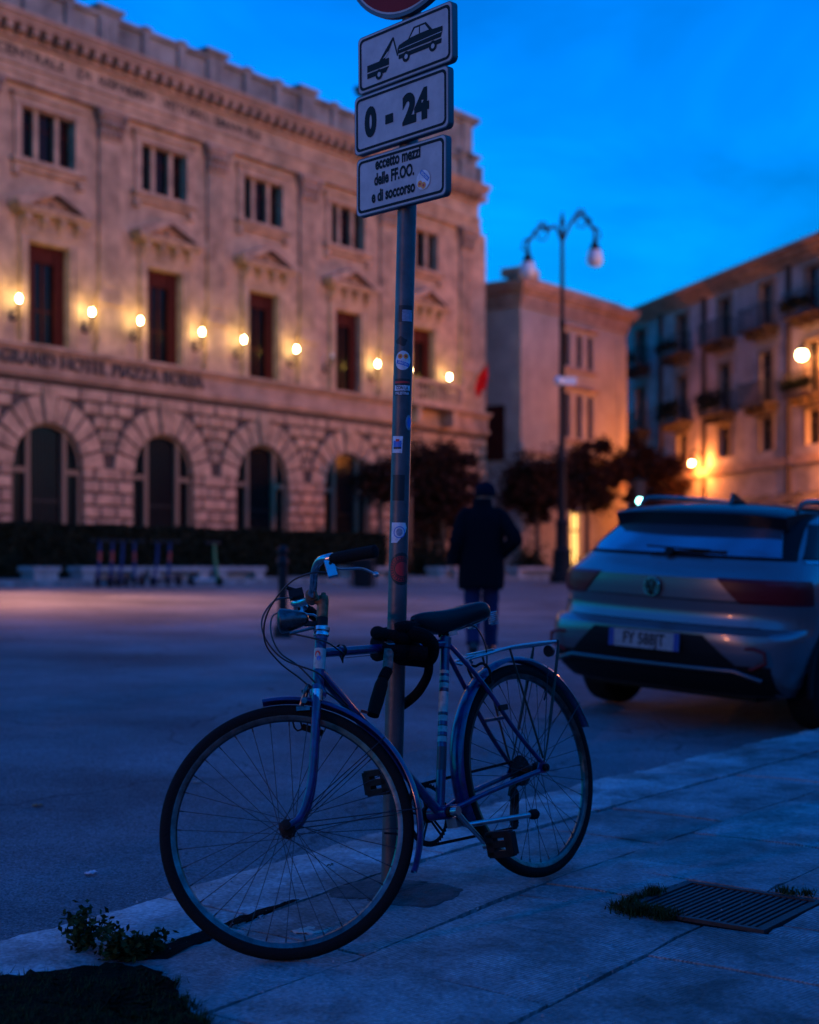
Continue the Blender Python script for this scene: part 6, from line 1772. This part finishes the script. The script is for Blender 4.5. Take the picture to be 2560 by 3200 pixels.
        for wx in WX:
            a = MB(); vs = []; n = 30
            for i in range(n + 1):
                t = radians(-12) + radians(204) * i / n
                for (r_, dy) in ((.365, -.05), (.385, .012), (.43, .018), (.445, .0)):
                    x = wx + r_ * cos(t); z = WR + r_ * sin(t); vs.append((x, sd * ((.903 if z < .9 else .895) + dy), z))
            a.add(vs, [(i * 4 + k, i * 4 + k + 1, (i + 1) * 4 + k + 1, (i + 1) * 4 + k) for i in range(n) for k in range(3)]); P(a, 'wheel_arch_trim', 'carblack')
            w = MB(); w.lathe([(.21, -.10), (.30, -.105), (.328, -.085), (.335, -.04), (.335, .04), (.328, .085), (.30, .105), (.215, .10)], (wx, sd * .79, WR), (0, 1, 0), 40, cap=False); wo = P(w, 'wheel', 'rubber')
            w = MB(); w.lathe([(.215, .095), (.205, .07), (.19, .03), (.06, .04), (.03, .075)], (wx, sd * .79, WR), (0, sd, 0), 36)
            for i in range(5):
                t = 2 * pi * i / 5; w.bar((wx + .04 * cos(t), sd * .86, WR + .04 * sin(t)), (wx + .20 * cos(t), sd * .875, WR + .20 * sin(t)), .05, .02, (0, 1, 0))
            w.lathe([(.215, -.1), (.20, -.02), (.1, -.02)], (wx, sd * .79, WR), (0, sd, 0), 30, cap=False)
            P(w, 'rim', 'wheelalloy', wo)
        mi = MB(); mi.ball((2.62, sd * 1.0, 1.10), .11, 12, 8, (.6, 1.0, .75)); mi.bar((2.66, sd * .86, 1.08), (2.64, sd * .95, 1.09), .04, .03); P(mi, 'door_mirror', 'carpaint')
    ub = MB(); ub.box(.3, 3.9, -.62, .62, .20, .30); P(ub, 'underbody', 'carblack')
build_car()

# ================================================================== person
def build_person():
    D = 14.5; X_ = (1507 - 1280) / 4444 * D; s_, p_ = sp_of(X_, D); z = zroad(p_)
    t = thing('person', 'person in a long black coat and navy hat walking away across the road', 'person', (X_, D, z))
    # heading: away from the viewer (+y)
    sc = 1.0
    def skinned(name, pts, edges, radii, m, sub=2, root=0):
        me = bpy.data.meshes.new(name); me.from_pydata([tuple(p) for p in pts], edges, []); me.update()
        o = bpy.data.objects.new(name, me); scene.collection.objects.link(o)
        sk = o.modifiers.new('skin', 'SKIN'); 
        if not me.skin_vertices: pass
        for i, r in enumerate(radii):
            r = r if isinstance(r, tuple) else (r, r); me.skin_vertices[0].data[i].radius = r
        me.skin_vertices[0].data[root].use_root = True
        sk.use_smooth_shade = True
        sb = o.modifiers.new('sub', 'SUBSURF'); sb.levels = sub; sb.render_levels = sub
        bpy.context.view_layer.update()
        dg = bpy.context.evaluated_depsgraph_get(); m2 = bpy.data.meshes.new_from_object(o.evaluated_get(dg))
        bpy.data.objects.remove(o); m2.name = name; m2.materials.clear(); m2.materials.append(MT[m])
        m2.polygons.foreach_set('use_smooth', [True] * len(m2.polygons))
        o = bpy.data.objects.new(name, m2); scene.collection.objects.link(o); o.parent = t; return o
    # joints (x right, y forward/away, z up), walking: left foot behind (near), right leg forward
    J = dict(pel=(0, 0, .95), sp1=(0, .01, 1.10), sp2=(0, .02, 1.28), ch=(0, .02, 1.42), nk=(.02, .03, 1.50), hd0=(.03, .05, 1.57), hd1=(.035, .06, 1.66), hd2=(.035, .06, 1.71),
             sl=(-.17, .02, 1.43), el=(-.26, -.03, 1.16), wl=(-.30, .02, .92), sr=(.19, .02, 1.42), er=(.33, -.10, 1.17), wr=(.21, .05, 1.02),
             hl=(-.09, 0, .92), kl=(-.10, .03, .50), al=(-.10, -.20, .12), hr=(.09, 0, .92), kr=(.09, .10, .50), ar=(.09, .16, .09))
    ks = list(J); E = [('pel', 'sp1'), ('sp1', 'sp2'), ('sp2', 'ch'), ('ch', 'nk'), ('nk', 'hd0'), ('hd0', 'hd1'), ('hd1', 'hd2'), ('ch', 'sl'), ('sl', 'el'), ('el', 'wl'), ('ch', 'sr'), ('sr', 'er'), ('er', 'wr'), ('pel', 'hl'), ('hl', 'kl'), ('kl', 'al'), ('pel', 'hr'), ('hr', 'kr'), ('kr', 'ar')]
    RD = dict(pel=(.15, .11), sp1=(.13, .10), sp2=(.15, .11), ch=(.15, .11), nk=.058, hd0=.072, hd1=(.085, .10), hd2=(.065, .08), sl=.065, el=.045, wl=.030, sr=.065, er=.045, wr=.030, hl=.09, kl=.058, al=.040, hr=.09, kr=.058, ar=.040)
    skinned('body', [J[k] for k in ks], [(ks.index(a), ks.index(b)) for a, b in E], [RD[k] for k in ks], 'skin')
    # ears and face side, hand
    m = MB()
    for sx in (-1, 1): m.ball((.035 + sx * .085, .05, 1.635), .028, 8, 6, (.4, .8, 1.2))
    m.build('ear', 'skin', t, 60)
    # trousers
    for sd, (h, k, a) in (('l', ('hl', 'kl', 'al')), ('r', ('hr', 'kr', 'ar'))):
        pts = smooth_path([Vector(J[h]) + Vector((0, 0, .04)), Vector(J[h]).lerp(Vector(J[k]), .5), J[k], Vector(J[k]).lerp(Vector(J[a]), .5), Vector(J[a]) + Vector((0, 0, -.02))], 5)
        n = len(pts); m = MB(); m.tube(pts, [.100 - .030 * i / n + .004 * sin(i * 1.7) for i in range(n)], 14); m.build('trouser_leg', 'jeans', t, 60)
        a_ = Vector(J[a]); m = MB()
        tilt = -.10 if sd == 'l' else .0
        m.tube([a_ + Vector((0, -.07, -.055 + tilt * -.3)), a_ + Vector((0, .02, -.055)), a_ + Vector((0, .12, -.065 + tilt * .3)), a_ + Vector((0, .19, -.075 + tilt * .3))], [.042, .052, .047, .026], 12, flat=.8); m.build('shoe', 'shoe', t, 60)
    # coat: torso and skirt loft, sleeves, collar
    m = MB(); prof = [(.66, .235, .185), (.75, .240, .180), (.90, .235, .170), (1.05, .225, .160), (1.20, .232, .160), (1.32, .238, .155), (1.40, .225, .145), (1.455, .170, .125), (1.50, .110, .105), (1.55, .098, .098), (1.60, .096, .096)]
    vs = []; K = 28
    for i, (zz, a, b) in enumerate(prof):
        for k in range(K):
            th = 2 * pi * k / K; w = 1 + (.035 * sin(th * 7 + .5) if i < 3 else .012 * sin(th * 5 + i))
            vs.append((a * w * cos(th) - .012 + .02 * (zz - .66), b * w * sin(th) + .02, zz + (.012 * sin(th * 3) if i == 0 else 0)))
    fs = [(i * K + k, i * K + (k + 1) % K, (i + 1) * K + (k + 1) % K, (i + 1) * K + k) for i in range(len(prof) - 1) for k in range(K)]
    m.add(vs, fs)
    coat = m.build('coat', 'coat', t, 80); so = coat.modifiers.new('sol', 'SOLIDIFY'); so.thickness = .015
    sb = coat.modifiers.new('sub', 'SUBSURF'); sb.levels = 1; sb.render_levels = 1
    for (a, b, c) in (('sl', 'el', 'wl'), ('sr', 'er', 'wr')):
        pth = smooth_path([Vector(J[a]).lerp(Vector((0, .02, 1.40)), .35), Vector(J[a]) + Vector((0, 0, -.02)), Vector(J[a]).lerp(Vector(J[b]), .5), J[b], Vector(J[b]).lerp(Vector(J[c]), .5), J[c]], 5); n = len(pth)
        m = MB(); m.tube(pth, [.095 - .035 * i / n + .005 * sin(i * 2.1) for i in range(n)], 14); m.build('sleeve', 'coat', coat, 70)
    # left hand with fingers, hanging
    w = Vector(J['wl']); m_pts = [w, w + Vector((-.005, .005, -.06)), w + Vector((-.005, .01, -.10))]
    m = MB(); m.tube(m_pts, [.026, .036, .032], 10, flat=.55)
    for i in range(4):
        o = w + Vector((-.008, -.022 + i * .018, -.10)); ln = (.060, .068, .064, .050)[i]
        m.tube([o, o + Vector((.004, .004, -ln * .55)), o + Vector((.018, .006, -ln))], [.0095, .0085, .0065], 7)
    o = w + Vector((.0, .034, -.035)); m.tube([o, o + Vector((.006, .024, -.03)), o + Vector((.010, .026, -.055))], [.011, .010, .008], 7)
    m.build('hand', 'skin', t, 60)
    # hat
    m = MB(); m.lathe([(.100, -.045), (.108, -.04), (.110, .0), (.104, .045), (.080, .085), (.040, .108), (.004, .113)], (.035, .06, 1.665), (0, 0, 1), 22); m.build('hat', 'wool', t, 60)
    t.scale = (1.0, 1.0, .985)
build_person()

# ================================================================== small things near the viewer
def ground_pt(px, py, h=0.0):
    D = 4444 * (1.02 - h) / (py - 1775); return Vector(((px - 1280) / 4444 * D, D, h))
def weed(label, c, n, w, h, seed, stems=7, name='weed', leafsz=.0125):
    rnd = random.Random(seed); t = thing(name, label, 'plant', c, 0, None)
    ms = MB(); ml = MB()
    for i in range(stems):
        a = rnd.uniform(0, 2 * pi); r = rnd.uniform(.2, 1) * w; tip = Vector((r * cos(a), r * sin(a), h * rnd.uniform(.5, 1)))
        base = Vector((r * .35 * cos(a), r * .35 * sin(a), -.01))
        pth = smooth_path([base, base.lerp(tip, .5) + Vector((0, 0, h * .12)), tip], 5); ms.tube(pth, .0016, 5)
        for k in range(n // stems):
            q = pth[min(len(pth) - 1, int(rnd.random() ** .7 * len(pth)))] + Vector((rnd.gauss(0, leafsz * 1.3), rnd.gauss(0, leafsz * 1.3), rnd.gauss(0, leafsz)))
            d = Vector((rnd.gauss(0, 1), rnd.gauss(0, 1), rnd.gauss(0, .7))).normalized() * leafsz; e = d.cross(Vector((rnd.gauss(0, 1), rnd.gauss(0, 1), 1))).normalized() * leafsz * .55
            ml.add([q - d, q + e - d * .2, q + d * .8, q + d * 1.1, q - e - d * .2], [(0, 1, 2, 3, 4)])
    ms.build('stem', 'weed', t); ml.build('leaves', 'weed', t)
c = ground_pt(385, 2960); c.z = zpav(2.3)
weed('bushy weed growing from the kerb joint left of the front wheel', c + Vector((.02, -.02, -.012)), 900, .10, .085, 41, 16)
weed('spindly sprawling weed on the kerb at the far left', ground_pt(262, 2945) + Vector((0, 0, -.01)), 330, .085, .085, 42, 8, 'sprawling_weed')
c = ground_pt(1037, 2722); weed('tiny grass tuft on the kerb behind the front wheel spokes', c, 160, .022, .018, 43, 8, 'grass_tuft', .006)
m = MB(); rnd = random.Random(8)
def tuft(m, s_, p_, n, w, h):
    for _ in range(n):
        q = W(s_ + rnd.gauss(0, w), p_ + rnd.gauss(0, w * .6), 0); ss = q.x * U[0] + q.y * U[1]; q.z = zpav(ss) - .004
        d = Vector((rnd.gauss(0, 1), rnd.gauss(0, 1), 0)) * h * .5; t_ = q + d + Vector((0, 0, h * rnd.uniform(.4, 1))); e = Vector((d.y, -d.x, 0)); e = (e.normalized() if e.length > 1e-5 else Vector((1, 0, 0))) * .0022
        m.add([q - e, q + e, t_], [(0, 1, 2)])
for _ in range(34): tuft(m, 3.665 + rnd.uniform(0, .05), rnd.uniform(-1.48, -1.31), 22, .018, .035)
for _ in range(30): tuft(m, rnd.uniform(3.68, 3.95), -1.295 + rnd.uniform(-.015, .02), 18, .015, .03)
for _ in range(12): tuft(m, 4.15 + rnd.uniform(-.01, .03), rnd.uniform(-1.78, -1.6), 16, .015, .025)
for _ in range(70): tuft(m, rnd.uniform(1.2, 3.1), -.443 + rnd.gauss(0, .012), 5, .012, .012)
o = m.build('grass', 'weed'); o['kind'] = 'stuff'; o['label'] = 'short grass in the joints and round the drain'
# mossy soil patch at the lower left and packed dirt in the kerb joint
def blob(name, m_, pts, z, bumpy=.004, stuff=True, lab=''):
    P_ = [Vector(p) for p in pts]; cx = sum((p for p in P_), Vector()) / len(P_); n = len(P_); dense = []
    for i in range(n):
        for k in range(6): dense.append(P_[i].lerp(P_[(i + 1) % n], k / 6) + Vector((rnd.gauss(0, .006), rnd.gauss(0, .006), 0)))
    rings = 10; vs = [Vector((cx.x, cx.y, z + .006))]; K = len(dense)
    for a in range(1, rings + 1):
        for p in dense: q = cx.lerp(p, a / rings) + (Vector((rnd.gauss(0, .008), rnd.gauss(0, .008), 0)) if a < rings and bumpy > .005 else Vector()); ss = q.x * U[0] + q.y * U[1]; vs.append(Vector((q.x, q.y, zpav(ss) + z + (rnd.uniform(0, bumpy) if a < rings else -.012))))
    ss = cx.x * U[0] + cx.y * U[1]; vs[0].z = zpav(ss) + z
    fs = [(0, 1 + k, 1 + (k + 1) % K) for k in range(K)] + [(1 + a * K + k, 1 + (a + 1) * K + k, 1 + (a + 1) * K + (k + 1) % K, 1 + a * K + (k + 1) % K) for a in range(rings - 1) for k in range(K)]
    mb = MB(); mb.add(vs, fs); o = mb.build(name, m_, None, 60); o['kind'] = 'stuff'; o['label'] = lab; return o
G = lambda *a: [ground_pt(x, y) for x, y in a]
blob('moss', 'moss', G((0, 3020), (150, 3010), (330, 2985), (470, 2998), (545, 3030), (572, 3070), (590, 3120), (640, 3160), (700, 3230), (700, 3500), (0, 3500), (-400, 3500), (-400, 3080)), .006, .008, True, 'dark mossy soil filling a hole in the paving, lower left')
blob('joint_dirt', 'dirt', G((430, 2985), (480, 2945), (560, 2915), (640, 2893), (760, 2850), (900, 2815), (960, 2805), (900, 2826), (760, 2868), (690, 2900), (640, 2925), (560, 2952), (500, 2985)), .0005, .0015, True, 'dark dirt packed in the joint behind the kerb stone')
blob('repair_patch', 'patch', G((1010, 2790), (1100, 2768), (1230, 2762), (1330, 2772), (1400, 2785), (1470, 2800), (1440, 2830), (1350, 2850), (1240, 2842), (1130, 2822), (1020, 2812)), .003, .002, True, 'dark repair patch round the foot of the sign post')
m = MB()
for _ in range(650):
    x_ = rnd.uniform(-40, 640); y_ = 3015 + rnd.random() ** .8 * 330
    if y_ < 3030 + max(0, (x_ - 540)) * 1.4: continue
    g_ = ground_pt(x_, y_); s_, p_ = sp_of(g_.x, g_.y); tuft(m, s_, p_, 14, .014, .030)
o = m.build('grass', 'weed'); o['kind'] = 'stuff'; o['label'] = 'short dark grass growing on the mossy soil'
m = MB()
for _ in range(900):
    s_ = rnd.uniform(1.5, 9.5); p_ = rnd.gauss(.06, .10) if rnd.random() < .6 else rnd.choice((-.444, -.95, -1.57)) + rnd.gauss(0, .03)
    z_ = zroad(p_) if p_ > 0.01 else zpav(s_) + .001; a_ = rnd.uniform(.0012, .0042); c_ = W(s_, p_, z_ + a_ * .5)
    t_ = rnd.uniform(0, pi); e1 = Vector((cos(t_), sin(t_), 0)) * a_; e2 = Vector((-sin(t_), cos(t_), 0)) * a_ * .7; up = Vector((0, 0, a_ * .8))
    m.add([c_ - e1 - e2 - up, c_ + e1 - e2 - up, c_ + e1 + e2 - up, c_ - e1 + e2 - up, c_ + up], [(0, 1, 4), (1, 2, 4), (2, 3, 4), (3, 0, 4)])
o = m.build('grit', 'kerb', tone=[.8] * len(m.v)); o['kind'] = 'stuff'; o['label'] = 'fine grit lying along the kerb and in the joints'
# litter: paper scrap and leaves
def scrap(label, c, w, d, m_, seed, name, cat, group=None, crumple=.01):
    rr = random.Random(seed); n = 7; vs = []
    ang = rr.uniform(0, pi)
    for i in range(n + 1):
        for j in range(n + 1):
            u = i / n - .5; v = j / n - .5; e = 1 - .35 * abs(sin(3 * u + seed)) * abs(v) * 2
            x = u * w * e + rr.gauss(0, w * .02); y = v * d * (1 - .8 * abs(u) ** 1.3) + rr.gauss(0, d * .03)
            vs.append((x * cos(ang * .1) - y * sin(ang * .1), x * sin(ang * .1) + y * cos(ang * .1), .002 + rr.random() * crumple))
    mb = MB(); mb.add(vs, [(i * (n + 1) + j, (i + 1) * (n + 1) + j, (i + 1) * (n + 1) + j + 1, i * (n + 1) + j + 1) for i in range(n) for j in range(n)])
    o = mb.build(name, m_, None, 60, c); tag(o, label, cat, group); sl = o.modifiers.new('s', 'SOLIDIFY'); sl.thickness = .0008; return o
c = ground_pt(975, 2900); c.z = zpav(2.8) + .001; scrap('crumpled pale paper scrap seen through the front wheel spokes', c, .125, .07, 'litter', 3, 'paper_scrap', 'litter', None, .008)
for i, (x, y, mm, lab) in enumerate(((1975, 2418, 'st_white', 'small white scrap lying at the kerb below the car'), (560, 2712, 'litter', 'pale flat scrap on the road left of the front wheel'), (118, 2560, 'dryleaf', 'small dry leaf on the road at the far left'),
                                     (615, 2480, 'litter', 'tiny pale scrap on the road seen through the front wheel'), (285, 2730, 'st_white', 'pale speck of paper on the road near the left edge'))):
    c = ground_pt(x, y, -.02); s_, p_ = sp_of(c.x, c.y); c.z = zroad(p_) + .003 if p_ > 0 else zpav(s_) + .003
    scrap(lab, c, .045, .03, mm, 60 + i, 'scrap', 'litter')
